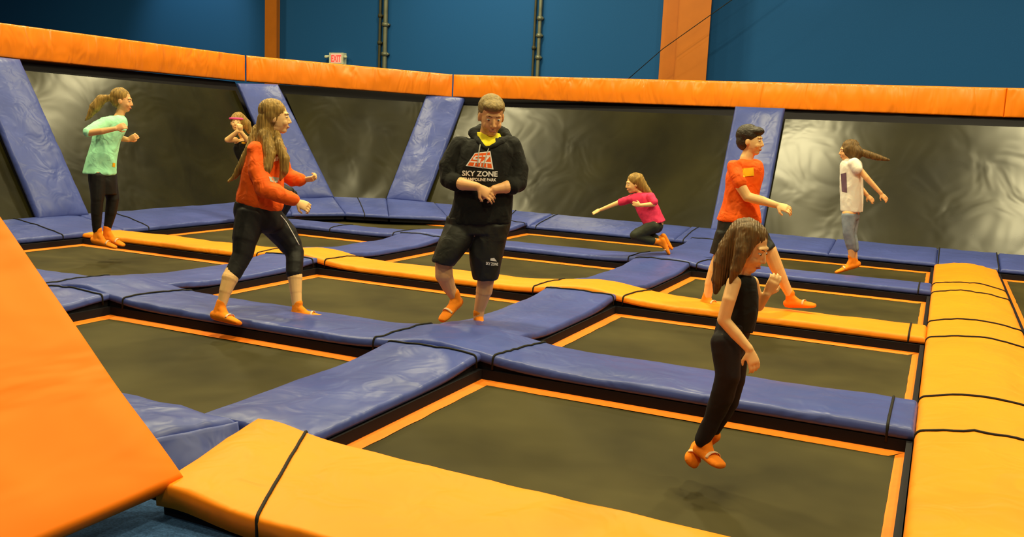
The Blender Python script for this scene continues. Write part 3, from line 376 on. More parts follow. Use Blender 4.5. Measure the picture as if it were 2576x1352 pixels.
# steel columns and conduits against the back wall
def mesh_part(name, boxes, m, parent):
    bm = bmesh.new()
    for a, b in boxes: box(bm, a, b)
    return frombm(name, bm, m, parent, False)
t = thing('steel_column', 'slim orange steel column on the blue wall, left of the exit sign', 'column', (-14.82, 17.8, -.9))
mesh_part('flange', [((-.17, -.12, 0), (.17, -.09, 9.5))], M['steel_orange'], t); mesh_part('web', [((-.015, -.0899, 0), (.015, .199, 9.5))], M['steel_orange'], t)
t = thing('steel_column', 'wide orange steel column on the blue wall above the boy in an orange tee', 'column', (-4.72, 17.55, -.9))
mesh_part('flange', [((-.13, -.10, 0), (.46, -.07, 9.5))], M['steel_orange'], t)
mesh_part('web', [((-.16, -.0699, 0), (-.13, .44, 9.5))], M['steel_orange'], t)
mesh_part('flange', [((-.58, .30, 0), (-.165, .33, 9.5))], M['steel_orange'], t)
def pipe(name, label, x, r, m, joints, boxy=False):
    bm = bmesh.new(); tube(bm, [(0, 0, -.5), (0, 0, 2), (0, 0, 5), (0, 0, 8.9)], r, 12)
    o = thing(name, label, 'conduit', (x, 17.99-r-.02, -.3)); frombm('pipe', bm, m, o)
    for z in joints:
        bm = bmesh.new(); tube(bm, [(0, 0, z-.04), (0, 0, z+.04)], r*1.5, 12); box(bm, (-r*1.8, -r*.2, z-.02), (r*1.8, r+.018, z+.02)); frombm('clamp', bm, m, o)
pipe('conduit', 'thin dark conduit on the blue wall, left one of the pair beside the exit sign', -11.91, .03, M['dark_metal'], (3.6, 4.2))
pipe('conduit', 'thicker olive conduit on the blue wall, right one of the pair beside the exit sign', -11.75, .05, M['grey_metal'], (3.35, 4.0))
pipe('conduit', 'thin dark conduit on the blue wall above the man, left beside a pale one', -8.07, .024, M['dark_metal'], (3.5,))
pipe('conduit', 'pale grey conduit on the blue wall above and right of the man', -7.95, .038, M['grey_metal'], (3.3, 3.75, 4.1))
bm = bmesh.new(); tube(bm, [(-2.0, 17.3, 5.2), (-3.79, 17, 3.96), (-5.0, 17, 3.10), (-6.1, 17.2, 2.2)], .008)
tag(frombm('cable', bm, M['cord']), 'thin black cable running diagonally in front of the wide orange column', 'cable')
t = thing('exit_sign', 'small white exit sign with red letters and two side lamps on the blue wall', 'exit sign', (-13.05, 17.9, 2.94))
mesh_part('housing', [((-.20, -.03, -.13), (.20, .095, .13))], M['white_plastic'], t)
mesh_part('face', [((-.145, -.036, -.105), (.145, -.031, .105))], M['exit_face'], t)
def text_mesh(s, size, bold=0, sx=1):
    cu = bpy.data.curves.new('t', 'FONT'); cu.body = s; cu.size = size; cu.align_x = 'CENTER'; cu.offset = bold; cu.resolution_u = 3
    o = bpy.data.objects.new('t', cu); COL.objects.link(o); dg = bpy.context.evaluated_depsgraph_get()
    me = bpy.data.meshes.new_from_object(o.evaluated_get(dg)); bpy.data.objects.remove(o); return me
me = text_mesh('EXIT', .17, .006)
for v in me.vertices: v.co = V((v.co.x*.80, -.039, v.co.y*1.25-.075))
link('lettering', me, M['exit_red'], t, False)
for s in (-1, 1):
    bm = bmesh.new(); tube(bm, [(s*.19, .02, .03), (s*.24, -.0, .05)], .012); capsule(bm, (s*.235, .0, .05), (s*.275, -.05, .035), .028, .04); frombm('side_lamp', bm, M['white_plastic'], t)

# ---------------------------------------------------------------- trampolines in the court floor
def bump(cs, a=.05, w=.5): return lambda s: sum(a*math.exp(-((s-c)/w)**2) for c in cs)
def trampoline(x0, x1, y0, y1, label, seed, wr_=.075):
    t = thing('trampoline', label, 'trampoline', ((x0+x1)/2, (y0+y1)/2, -.08)); hx, hy = (x1-x0)/2, (y1-y0)/2; n = 30
    bm = bmesh.new(); g = []
    for i in range(n+1):
        row = []
        for j in range(n+1):
            u, v = i/n*2-1, j/n*2-1; s = (1-u*u)*(1-v*v)
            z = -.035*s + .008*s*noise.noise(V((u*2+seed*5, v*2, seed)))
            row.append(bm.verts.new((u*hx, v*hy, z)))
        g.append(row)
    for i in range(n):
        for j in range(n): bm.faces.new((g[i][j], g[i+1][j], g[i+1][j+1], g[i][j+1]))
    frombm('jump_mat', bm, M['mat'], t)
    bm = bmesh.new(); k = 40   # orange webbing all round, slightly wavy inner edge
    def side(p, q, inn, ph, w=.075):
        p, q, inn = V(p), V(q), V(inn); L = (q-p).length; A = []
        for i in range(k+1):
            f = i/k; s = p.lerp(q, f); ww = w*(1+.10*noise.noise(V((f*L*6, ph, seed))))
            # mitre ends
            e = min(f*L, (1-f)*L); m_ = max(0, 1-e/w)
            A.append((bm.verts.new(s+V((0, 0, .010))), bm.verts.new(s+inn*ww+(q-p).normalized()*(w*m_*(1 if f < .5 else -1))+V((0, 0, .0)))))
        for a, b in zip(A, A[1:]): bm.faces.new((a[0], b[0], b[1], a[1]))
    side((-hx, hy, 0), (hx, hy, 0), (0, -1, 0), 1); side((-hx, -hy, 0), (hx, -hy, 0), (0, 1, 0), 2)
    side((-hx, -hy, 0), (-hx, hy, 0), (1, 0, 0), 3); side((hx, -hy, 0), (hx, hy, 0), (-1, 0, 0), 4, wr_)
    frombm('webbing', bm, M['web'], t)
    bm = bmesh.new(); o = .03
    for a, b in (((-hx-o, hy, -.1), (hx+o, hy+o, .072)), ((-hx-o, -hy-o, -.1), (hx+o, -hy, .072)), ((-hx-o, -hy, -.1), (-hx, hy, .072)), ((hx, -hy, -.1), (hx+o, hy, .072))): box(bm, a, b)
    frombm('spring_frame', bm, M['black'], t, False)
XS = [(-8.97, -6.25), (-5.63, -3.1), (-2.45, -.035)]
YS = [(3.13, 4.9), (5.53, 7.44), (8.03, 10.03), (10.62, 12.58)]
names = {(0, 0): 'trampoline behind the sloped orange pad, left of the man\'s side of the court',
 (1, 0): 'front trampoline bed between the sloped orange pad and the near blue crossing',
 (2, 0): 'large nearest trampoline bed under the blurred girl in the right foreground',
 (0, 1): 'trampoline bed under the jumping girl in the mint shirt', (1, 1): 'trampoline bed just behind the orange-sweater girl and the man',
 (2, 1): 'trampoline bed right of centre, between the near blue row pad and the orange strip',
 (0, 2): 'trampoline bed behind the left end of the long orange strip', (1, 2): 'trampoline bed between the man\'s shorts and the far blue crossing',
 (2, 2): 'trampoline bed behind the boy in the orange tee and the orange strip', (0, 3): 'corner trampoline bed below the corner wall panel',
 (1, 3): 'far trampoline bed below the leaping child in pink', (2, 3): 'far trampoline bed under the jumping girl in white'}
names[(0, 0)] = 'trampoline bed mostly hidden behind the large sloped orange pad'
for i, (x0, x1) in enumerate(XS):
    for j, (y0, y1) in enumerate(YS): trampoline(x0, x1, y0, y1, names[(i, j)], i*4+j, .045 if i == 2 else .075)
trampoline(.74, 3.6, 6.5, 12.58, 'trampoline bed at the right edge beyond the wide orange runway pad', 20)

# ---------------------------------------------------------------- floor pads
def pad(label, c, thick, m, group=None, name='floor_pad', **k):
    o = quad_pad(name, *c, thick, M[m], up=k.pop('up', (0, 0, 1)), **k); return tag(o, label, 'pad', group)
def rect(x0, x1, y0, y1, z=0, alongy=False):
    if alongy: return ((x0, y0, z), (x0, y1, z), (x1, y1, z), (x1, y0, z))
    return ((x0, y0, z), (x1, y0, z), (x1, y1, z), (x0, y1, z))
hx = lambda x: x+9.0
hr = bump([hx(-2.77), hx(-5.93)], .068, .42)
pad('long blue row pad nearest the camera, crossed by the orange-sweater girl\'s feet', rect(-9, .0, 4.9, 5.5), .05, 'blue', 'blue row pads', hump=hr, crown=.012, wr=.007, seed=1, edge=.025,
    cords=[(hx(-6.42), .12), (hx(-5.5), .12), (hx(-3.25), .1), (hx(-2.38), .1), hx(-.13)])
pad('long orange row pad running across the middle of the court', rect(-9, .0, 7.46, 8.0), .05, 'orange', 'orange row pads', hump=hr, crown=.012, wr=.005, seed=2, edge=.025,
    cords=[(hx(-6.42), .1), (hx(-5.55), .1), (hx(-3.25), .1), (hx(-2.4), .1), hx(-.12)])
pad('narrow-looking blue row pad farthest from the camera, behind the boy\'s legs', rect(-9, .0, 10.05, 10.6), .05, 'blue', 'blue row pads', hump=hr, crown=.012, wr=.005, seed=3, edge=.025,
    cords=[hx(-7.4), (hx(-6.4), .1), (hx(-5.5), .1), (hx(-3.2), .1), (hx(-2.4), .1), hx(-.12)])
cl_ = {(2, 0): 'nearest blue column pad, running from the orange front pad up to the near crossing', (2, 1): 'blue column pad from the near crossing to the orange strip, right of the man\'s feet',
       (2, 2): 'blue column pad between the orange strip and the far crossing, left of the boy', (2, 3): 'far blue column pad behind the far crossing beside the child in pink',
       (1, 0): 'blue column pad partly hidden by the sloped orange pad at left', (1, 1): 'blue column pad behind the orange-sweater girl\'s calves',
       (1, 2): 'blue column pad left of the man\'s shorts, behind the orange strip', (1, 3): 'blue column pad just right of the man\'s shorts at the back of the court'}
for ci, (x0, x1) in ((2, (-3.1, -2.46)), (1, (-6.25, -5.64))):
    for j, (y0, y1) in enumerate(((3.2, 4.93), (5.47, 7.48), (7.97, 10.07), (10.57, 12.62))):
        L = y1-y0
        pad(cl_[(ci, j)], rect(x0, x1, y0, y1, 0, True), .045, 'blue', 'blue column pads between rows', hump=bump([L] if j == 0 else [0, L], .045, .35), crown=.012, wr=.006, edge=.022, seed=10+ci*4+j, cords=[L-.09])
pad('wide orange runway pad along the right side', rect(0, .70, -1, 12.5, 0, True), .05, 'orange', crown=.05, wr=.006, seed=30, cords=[5.87, 6.6, 8.43, 9.2, 10.9, 11.55])
pad('big bright orange pad across the picture bottom, strapped with a black cord', ((-2.60, 2.46, -.06), (1.2, 2.46, -.06), (1.2, 3.08, -.02), (-2.74, 3.20, -.02)), .085, 'orange', 'orange row pads',
    hump=bump([0.10], .035, .22), crown=.008, wr=.006, edge=.022, sq=.82, seed=31, cords=[(.50, -.22)])
o = pad('blue pad with a drooping end between the sloped orange pad and bottom orange pad', ((-9, 2.4, 0), (-3.06, 2.62, 0), (-2.86, 3.20, 0), (-9, 3.20, 0)), .06, 'blue', 'blue row pads', crown=.02, wr=.014, seed=32)
q = quad_pad('drape', V((-3.12, 2.55, .045))-o.location, V((-2.86, 3.19, .05))-o.location, V((-2.76, 3.12, -.13))-o.location, V((-2.98, 2.5, -.17))-o.location, .02, M['blue'], parent=o, crown=.0, wr=.02, seed=5, up=(1, -.5, .3), under=False, wsc=(9, 1.5), edge=.015)
# border pads that climb to the foot of the leaning walls
G = 'blue border pads around the court'
def border(label, a, b, c, d, seed, cords=(), **k): return pad(label, (a, b, c, d), .05, 'blue', G, name='border_pad', seed=seed, crown=.015, wr=.006, cords=cords, **k)
border('left border pad lying in front of the first leaning blue post and the mint-shirt girl', (-9.0, 1, 0), (-9.0, 8.05, 0), (-9.85, 8.05, .12), (-9.85, 1, .12), 40, cords=[6.2])
border('left border pad between the mint-shirt girl and the corner', (-9.0, 8.05, 0), (-9.0, 11.25, 0), (-9.84, 12.1, .13), (-9.85, 8.05, .12), 41, cords=[.45])
border('dark corner border pad at the foot of the second leaning post', (-9.0, 11.25, 0), (-8.5, 11.95, 0), (-9.3, 12.72, .17), (-9.84, 12.1, .13), 42)
border('short border pad at the foot of the corner panel, strapped in its middle', (-8.5, 11.95, 0), (-7.85, 12.2, 0), (-8.68, 13.40, .16), (-9.3, 12.72, .17), 43, cords=[.36])
border('pale crumpled border pad at the foot of the third leaning post', (-7.85, 12.2, 0), (-7.0, 12.62, 0), (-7.75, 13.45, .15), (-8.68, 13.40, .16), 44)
border('border pad behind the man\'s hip along the back wall', (-7.0, 12.62, 0), (-5.6, 12.62, 0), (-5.6, 13.5, .12), (-7.75, 13.45, .15), 45, cords=[1.25])
border('back border pad behind the leaping child in pink', (-5.6, 12.62, 0), (-3.35, 12.62, 0), (-3.35, 13.5, .11), (-5.6, 13.5, .12), 46, cords=[.1])
border('back border pad at the foot of the post behind the boy', (-3.35, 12.62, 0), (-1.28, 12.62, 0), (-1.28, 13.5, .11), (-3.35, 13.5, .11), 47, cords=[.12])
border('back border pad behind the jumping girl in white', (-1.28, 12.62, 0), (.02, 12.62, 0), (.02, 13.5, .11), (-1.28, 13.5, .11), 48)
border('back border pad at the far end of the orange runway pad', (.02, 12.62, 0), (.74, 12.62, 0), (.74, 13.5, .11), (.02, 13.5, .11), 49, cords=[.02, .70])
border('rightmost back border pad at the picture edge', (.74, 12.62, 0), (3.6, 12.62, 0), (3.6, 13.5, .11), (.74, 13.5, .11), 50)

# ---------------------------------------------------------------- leaning wall trampolines, posts and the orange top band
def wall_mat(label, b0, b1, t1, t0, seed, ext=.22):
    b0, b1, t0, t1 = map(V, (b0, b1, t0, t1)); t = thing('wall_trampoline', label, 'wall trampoline', tuple((b0+b1)/2)); o = t.location.copy()
    n = (b1-b0).cross(t0-b0).normalized()
    if n.z < 0: n = -n
    bm = bmesh.new(); N, K = 50, 26; g = []
    for i in range(N+1):
        r = []
        for j in range(K+1):
            u, v = i/N, j/K; p = b0*(1-u)*(1-v)+b1*u*(1-v)+t1*u*v+t0*(1-u)*v
            s = 4*u*(1-u)*4*v*(1-v)
            r.append(bm.verts.new(p-n*(.05*s-.02*noise.noise(V((u*3+seed, v*1.5, seed)))*min(1, s*2))-o))
        g.append(r)
    for i in range(N):
        for j in range(K): bm.faces.new((g[i][j], g[i+1][j], g[i+1][j+1], g[i][j+1]))
    frombm('jump_mat', bm, M['wallmat'], t)
    bm = bmesh.new(); e = (t0-b0)*.09; e1 = (t1-b1)*.09; ex = (b1-b0).normalized()*ext
    A = [b0-n*.10-ex-e, b1-n*.10+ex-e1, t1-n*.10+ex+e1*1.3, t0-n*.10-ex+e*1.3]; B = [p-n*.06 for p in A]
    rings_mesh(bm, [[p-o for p in A], [p-o for p in B]]); frombm('backing', bm, M['black'], t, False)
    return t
f = .93
def up(b, t): return tuple(V(b).lerp(V(t), f))
LA = ((-9.87, 8.2, .14), (-11.05, 8.2, 2.08)); LB = ((-9.87, 12.15, .14), (-11.0, 12.15, 2.05))
wall_mat('large leaning wall trampoline behind the mint-shirt girl', LA[0], LB[0], up(*LB), up(*LA), 1)
wall_mat('leaning wall trampoline cut off by the left edge of the picture', (-9.87, 2, .14), (-9.87, 7.5, .14), up((-9.87, 7.5, .14), (-11.05, 7.5, 2.08)), up((-9.87, 2, .14), (-11.05, 2, 2.08)), 2)
wall_mat('corner wall panel between the second and third leaning posts', (-9.36, 12.72, .17), (-8.70, 13.42, .17), up((-8.70, 13.42, .17), (-8.6, 14.5, 2.02)), up((-9.36, 12.72, .17), (-10.6, 12.95, 2.05)), 3, .08)
wall_mat('wide leaning wall trampoline behind the man and the child in pink', (-7.98, 13.5, .14), (-3.02, 13.5, .12), up((-3.02, 13.5, .12), (-3.04, 14.6, 1.97)), up((-7.98, 13.5, .14), (-7.96, 14.75, 2.0)), 4)
wall_mat('leaning wall trampoline behind the jumping girl in white', (-2.32, 13.5, .12), (3.6, 13.5, .12), up((3.6, 13.5, .12), (3.6, 14.6, 1.95)), up((-2.32, 13.5, .12), (-2.29, 14.6, 1.95)), 5)
G = 'blue leaning posts between wall trampolines'
def post(label, b0, b1, t1, t0, seed, upv):
    return tag(quad_pad('leaning_post', b0, t0, t1, b1, .07, M['blue'], up=upv, crown=.03, wr=.008, seed=seed, wsc=(4, 2.5)), label, 'padded post', G)
post('first leaning blue padded post, at the left edge behind the mint-shirt girl', (-9.8, 7.48, .12), (-9.8, 8.2, .12), (-11.0, 8.2, 2.06), (-10.95, 7.48, 2.06), 61, (1, 0, .5))
post('second leaning blue padded post, behind the orange-sweater girl\'s head', (-9.80, 12.12, .13), (-9.28, 12.72, .18), (-10.55, 12.78, 2.05), (-10.9, 12.15, 2.02), 62, (1, -.3, .5))
post('third leaning blue padded post, left of the man\'s shoulder', (-8.66, 13.38, .16), (-7.92, 13.45, .16), (-7.93, 14.75, 1.98), (-8.58, 14.5, 2.0), 63, (0, -1, .5))
post('fourth leaning blue padded post, behind the boy in the orange tee', (-3.04, 13.45, .10), (-2.29, 13.45, .10), (-2.29, 14.5, 1.96), (-3.04, 14.5, 1.96), 64, (0, -1, .5))
G = 'orange pads of the wall top band'
def band(label, p, q, z0p, z1p, z0q, z1q, seed, upv):
    a, b = V((*p, z0p)), V((*q, z0q)); c, d = V((*q, z1q)), V((*p, z1p))
    nn = V(upv).normalized(); s = nn*-.14
    o = quad_pad('band_pad', a+s, b+s, c+s, d+s, .12, M['band'], up=upv, crown=.02, wr=.008, seed=seed, du=.06, wsc=(4.5, 1.5), edge=.018, sq=.8, under=False)
    return tag(o, label, 'pad', G)
band('long orange top band pad along the left wall', (-11, 3), (-11.0, 12.5), 2.09, 2.51, 2.09, 2.53, 71, (1, 0, 0))
band('orange top band pad over the corner panel, between the two seams', (-11.0, 12.5), (-8.15, 14.65), 2.09, 2.53, 2.01, 2.41, 72, (.6, -.8, 0))
band('long orange top band pad above the man and the boy, brightest piece', (-8.15, 14.65), (.66, 14.65), 2.01, 2.41, 1.95, 2.36, 73, (0, -1, 0))
band('short orange top band pad at the right picture edge', (.66, 14.65), (4, 14.65), 1.95, 2.36, 1.94, 2.36, 74, (0, -1, 0))
# the sloped wing pad next to the camera
o = quad_pad('sloped_pad', (-2.57, 2.55, .02), (-2.57, .7, .02), (-4.65, .7, 1.97), (-4.65, 2.55, 1.97), .05, M['orange_shaded'], up=(1, 0, 1), crown=.0, wr=.012, seed=81, du=.05, nv=40, wsc=(2.2, 1.2), edge=.03)
tag(o, 'large sloped orange pad filling the lower left corner', 'pad')
# ---------------------------------------------------------------- people
def head_frame(h):
    f_ = V(h['f']).normalized(); s = f_.cross(V((0, 0, 1))).normalized(); u = s.cross(f_).normalized()
    return V(h['c']), s, f_, u, h['s']
def add_head(bm, h):
    c, X, Y, Z, s = head_frame(h)
    def P(x, y, z): return c+(X*x+Y*y+Z*z)*s
    def E(x, y, z, a, b, e): ellipsoid(bm, P(x, y, z), X*a*s, Y*b*s, Z*e*s)
    E(0, -.018, .032, .074, .094, .086); E(0, .022, -.02, .064, .072, .092); E(0, .048, -.088, .034, .034, .026); E(0, .012, -.072, .053, .058, .042)
    E(.033, .062, -.035, .024, .024, .026); E(-.033, .062, -.035, .024, .024, .026); E(0, .072, .028, .050, .016, .014)
    capsule(bm, P(0, .086, .008), P(0, .1035, -.028), .008*s, .0105*s); E(.012, .092, -.034, .008, .010, .007); E(-.012, .092, -.034, .008, .010, .007)
    E(0, .083, -.060, .022, .012, .006); E(0, .080, -.071, .018, .012, .006)
    for k in (-1, 1): E(.073*k, -.006, -.012, .010, .018, .030)
def face_parts(h, root, brow):
    c, X, Y, Z, s = head_frame(h)
    def P(x, y, z): return c+(X*x+Y*y+Z*z)*s
    for k in (-1, 1):
        bm = bmesh.new(); ellipsoid(bm, P(.030*k, .078, .006), X*.013*s, Y*.009*s, Z*.005*s, 12, 8); e = frombm('eye', bm, M['eye'], root)
        bm = bmesh.new(); ellipsoid(bm, P(.030*k, .084, .005), X*.006*s, Y*.005*s, Z*.0045*s, 10, 8); frombm('iris', bm, M['iris'], e)
        bm = bmesh.new(); chain(bm, [tuple(P(.014*k, .0865, .025))+(.0026*s,), tuple(P(.030*k, .083, .029))+(.0030*s,), tuple(P(.044*k, .074, .025))+(.0022*s,)]); frombm('eyebrow', bm, M[brow], root)
    bm = bmesh.new(); chain(bm, [tuple(P(-.02, .088, -.066))+(.003*s,), tuple(P(0, .096, -.064))+(.0045*s,), tuple(P(.02, .088, -.066))+(.003*s,)])
    chain(bm, [tuple(P(-.013, .088, -.071))+(.003*s,), tuple(P(.013, .088, -.071))+(.003*s,)]); frombm('lips', bm, M['lip'], root)
def add_foot(bm, ft, s=1, cuff=0, grow=0):
    a, h, t = map(V, ft); d = (t-h); L = d.length; d.normalize(); upv = (a-h); upv = (upv-d*upv.dot(d)).normalized(); sd = d.cross(upv)
    o = h-d*.02
    rs = []
    for f_, w_, hh, lift in ((-.06, .014, .012, .012), (0, .027, .026, .006), (.12, .033, .034, .008), (.35, .033, .036, .012), (.55, .038, .029, .006), (.75, .045, .021, .0), (.9, .042, .016, -.002), (1.0, .030, .011, -.004), (1.03, .012, .005, -.004)):
        c = o+d*(L+.02)*f_+upv*lift*s; w_ = (w_+grow)*s; hh = (hh+grow)*s
        rs.append([c+sd*math.cos(2*math.pi*i/18)*w_+upv*math.sin(2*math.pi*i/18)*hh for i in range(18)])
    rings_mesh(bm, rs)
    capsule(bm, a+upv*cuff, h.lerp(t, .08)+upv*.01, (.034+grow)*s, (.032+grow)*s); capsule(bm, a, h.lerp(t, .42)+upv*.006, (.030+grow)*s, (.028+grow)*s)
    return d, upv, sd, L
def add_hand(bm, hd):
    w_, t = V(hd['w']), V(hd['t']); d = (t-w_).normalized(); n = V(hd['n']); n = (n-d*n.dot(d)).normalized(); sd = d.cross(n)*hd['th']; s = hd['s']; cu = hd['curl']
    rs = []
    for f_, ww, hh in ((-.02, .024, .020), (.015, .030, .018), (.045, .039, .016), (.075, .042, .014), (.088, .038, .011)):
        c = w_+d*f_*s; rs.append([c+sd*math.cos(2*math.pi*i/16)*ww*s+n*math.sin(2*math.pi*i/16)*hh*s for i in range(16)])
    rings_mesh(bm, rs)
    for k, (off, ln) in enumerate(((.030, .070), (.010, .078), (-.011, .073), (-.030, .058))):
        p = w_+d*.080*s+sd*off*s*1.05; ang = -.05; r = .0088*s
        for q, frac in enumerate((.45, .32, .25)):
            ang += cu*(.55+.35*q)*(1+.06*k); dirv = (d*math.cos(ang)-n*math.sin(ang)+sd*off*1.2*(1-cu*.6)).normalized()
            p2 = p+dirv*ln*frac*s; capsule(bm, p, p2, r, r*.9, 10); p = p2; r *= .9
    p = w_+d*.025*s+sd*.026*s; d1 = (d*.6+sd*.75-n*.25*(1+cu)).normalized(); p2 = p+d1*.038*s; capsule(bm, p, p2, .013*s, .0105*s, 10)
    d2 = (d*.9+sd*.25*(1-cu)-n*(.2+.5*cu)).normalized(); p3 = p2+d2*.030*s; capsule(bm, p2, p3, .0105*s, .0085*s, 10)
def clear(bm, rg): pass
def person(key, label, skin, voxel, clothes, sock=True, brow='hair_darkbrown', footscale=1.0):
    D = PEOPLE[key]; t = thing('person', label, 'person', D['loc'], D['rot'])
    bm = bmesh.new(); prims(bm, D['body']); add_head(bm, D['head_'])
    for h in D['hands']: add_hand(bm, h)
    for ft in D['feet']: add_foot(bm, ft, footscale)
    link('body', remesh(bm, voxel, 3), M[skin], t)
    face_parts(D['head_'], t, brow)
    for ft in D['feet']:
        bm = bmesh.new(); d, u_, sd, L = add_foot(bm, ft, footscale, cuff=.03, grow=.005)
        s = link('sock', remesh(bm, max(.005, voxel), 3), M['sock'], t)
        bm = bmesh.new(); h, tt = V(ft[1]), V(ft[2]); c = h+d*L*.60; rs = []
        for q in (-.008, .008):
            rs.append([c+d*q+sd*math.cos(a_)*.046*footscale+u_*(math.sin(a_)*.036*footscale+.008) for a_ in [math.pi*i/16 for i in range(17)]])
        Rr = [[bm.verts.new(p) for p in r] for r in rs]
        for i in range(16): bm.faces.new((Rr[0][i], Rr[0][i+1], Rr[1][i+1], Rr[1][i]))
        o_ = frombm('sock_stripe', bm, M['sock_stripe'], s); o_.modifiers.new('thick', 'SOLIDIFY').thickness = .003
    out = {'root': t}
    for cname, keys, mt, vox, amp, fsc in clothes:
        bm = bmesh.new()
        for kk in keys: prims(bm, D[kk])
        me = remesh(bm, vox, 4)
        if amp: folds(me, amp, fsc, seed=len(key)+ord(key[0]))
        out[cname] = link(cname, me, M[mt], t)
    return t, out, D
def scalp(h, mt, root, extra=(), vox=.008, amp=.006, grow=1.0, name='hair', long_=False, fringe=0, fsc=28):
    c, X, Y, Z, s = head_frame(h); bm = bmesh.new()
    def P(x, y, z): return c+(X*x+Y*y+Z*z)*s
    g = grow*s
    ellipsoid(bm, P(0, -.030, .046), X*.083*g, Y*.094*g, Z*.082*g)
    ellipsoid(bm, P(0, -.052, -.002), X*.076*g, Y*.062*g, Z*.078*g)
    if long_: ellipsoid(bm, P(0, -.030, .01), X*.086*g, Y*.070*g, Z*.09*g)
    if fringe: ellipsoid(bm, P(0, .03, .078), X*.066*g, Y*.062*g, Z*.036*g)
    for kind, data in extra: chain(bm, data)
    me = remesh(bm, vox, 2); folds(me, amp*.8, fsc, 3, (1, 1, .18) if long_ or extra else (1, 1, 1)); return link(name, me, M[mt], root)
def project(target, me, off=.003, org=V((0, 0, 0))):
    tm = target.data; bvh = BVHTree.FromPolygons([v.co for v in tm.vertices], [p.vertices[:] for p in tm.polygons])
    for v in me.vertices:
        hit = bvh.ray_cast(V((v.co.x, -1.5, v.co.z)), V((0, 1, 0)))
        if hit[0] is not None: v.co = hit[0]+V((0, -off, 0))
        else: v.co.y = -.1
def subdiv(me, n):
    bm = bmesh.new(); bm.from_mesh(me); bmesh.ops.triangulate(bm, faces=bm.faces)
    for _ in range(n): bmesh.ops.subdivide_edges(bm, edges=[e for e in bm.edges if e.calc_length() > .012], cuts=1); bmesh.ops.triangulate(bm, faces=bm.faces)
    bm.to_mesh(me); bm.free()
def decal(name, polys, target, m, off=.004):
    bm = bmesh.new()
    for pl in polys: bm.faces.new([bm.verts.new(p) for p in pl])
    me = bpy.data.meshes.new(name); bm.to_mesh(me); bm.free(); subdiv(me, 4); project(target, me, off); return link(name, me, m, target, True)
def words(name, s, a, b, top, target, m, off=.004, bold=.02):
    # a..b baseline ends, top: a point giving the cap height
    a, b, top = V(a), V(b), V(top); W = (b-a).length; H_ = top.z-a.z; me = text_mesh(s, 1.0, bold); xs = [v.co.x for v in me.vertices]; ys = [v.co.y for v in me.vertices]
    x0, x1, y0, y1 = min(xs), max(xs), min(ys), max(ys); dx = (b-a).normalized()
    for v in me.vertices:
        p = a+dx*((v.co.x-x0)/(x1-x0)*W)+V((0, 0, 1))*((v.co.y-y0)/(y1-y0)*H_); v.co = p
    subdiv(me, 2); project(target, me, off); return link(name, me, m, target, False)
def strands(name, pts, m, root): bm = bmesh.new(); tube(bm, [p[:3] for p in pts], pts[0][3]); return frombm(name, bm, m, root)

# the man in the black hoodie
t, o, D = person('man', 'man in black hoodie and black shorts, hands folded, looking down, one foot lifted', 'skin', .0045,
    [('hoodie', ['hoodie'], 'black_cotton', .008, .010, 9), ('hood', ['hood'], 'black_cotton', .007, .004, 12), ('tee_collar', ['tee'], 'yellow', .006, .002, 20), ('shorts', ['shorts'], 'black_shorts', .008, .012, 7)], brow='hair_brown')
scalp(D['head_'], 'hair_short', t, vox=.006, amp=.004, grow=1.0, fringe=1, fsc=60)
H = o['hoodie']; L4 = [V(p) for p in D['logo']]
def lerp4(u, v): return L4[0]*(1-u)*(1-v)+L4[1]*u*(1-v)+L4[2]*u*v+L4[3]*(1-u)*v
def qd(u0, v0, u1, v1, sk=0): return [lerp4(u0+sk, v0), lerp4(u1+sk, v0), lerp4(u1, v1), lerp4(u0, v1)]
decal('logo_border', [qd(0, 0, 1, 1)], H, M['print_white'], .004)
decal('logo_panel', [qd(.05, .06, .95, .94)], H, M['print_orange'], .0055)
decal('logo_mark', [qd(.13, .22, .50, .30), qd(.10, .30, .20, .46), qd(.12, .42, .50, .50), qd(.38, .50, .48, .66), qd(.06, .62, .48, .70),
    qd(.56, .22, .94, .30), [lerp4(.82, .28), lerp4(.94, .28), lerp4(.68, .64), lerp4(.54, .64)], qd(.52, .60, .94, .69), qd(.26, .70, .30, .93), qd(.50, .70, .54, .93), qd(.74, .70, .78, .93)], H, M['print_white'], .007)
words('chest_lettering', 'SKY ZONE', *D['txt1'], H, M['print_white'], bold=.03)
words('chest_lettering', 'TRAMPOLINE PARK', *D['txt2'], H, M['print_white'], bold=.03)
S_ = o['shorts']; a, b, tp, c_, d_ = [V(p) for p in D['s1']]
words('shorts_lettering', 'SKY ZONE', a, b, a+V((0, 0, .022)), S_, M['print_white'], bold=.03)
decal('shorts_mark', [[a+V((.03, 0, .032)), b+V((-.01, 0, .032)), tp+V((.02, 0, .012)), tp+V((-.005, 0, .008))]], S_, M['print_white'])
def on(target, pts, off=.006):
    tm = target.data; bvh = BVHTree.FromPolygons([v.co for v in tm.vertices], [p.vertices[:] for p in tm.polygons]); r = []
    for p in pts:
        hit = bvh.ray_cast(V((p[0], -1.5, p[2])), V((0, 1, 0))); r.append((p[0], (hit[0].y-off) if hit[0] else p[1], p[2], p[3]))
    return r
def dense(pts, n=5): return [tuple(pts[i][k]+(pts[i+1][k]-pts[i][k])*j/n for k in range(4)) for i in range(len(pts)-1) for j in range(n)]+[pts[-1]]
strands('drawstring', on(H, dense(D['str1']), .009), M['sticker_grey'], H); strands('drawstring', on(H, dense(D['str2']), .009), M['sticker_grey'], H)

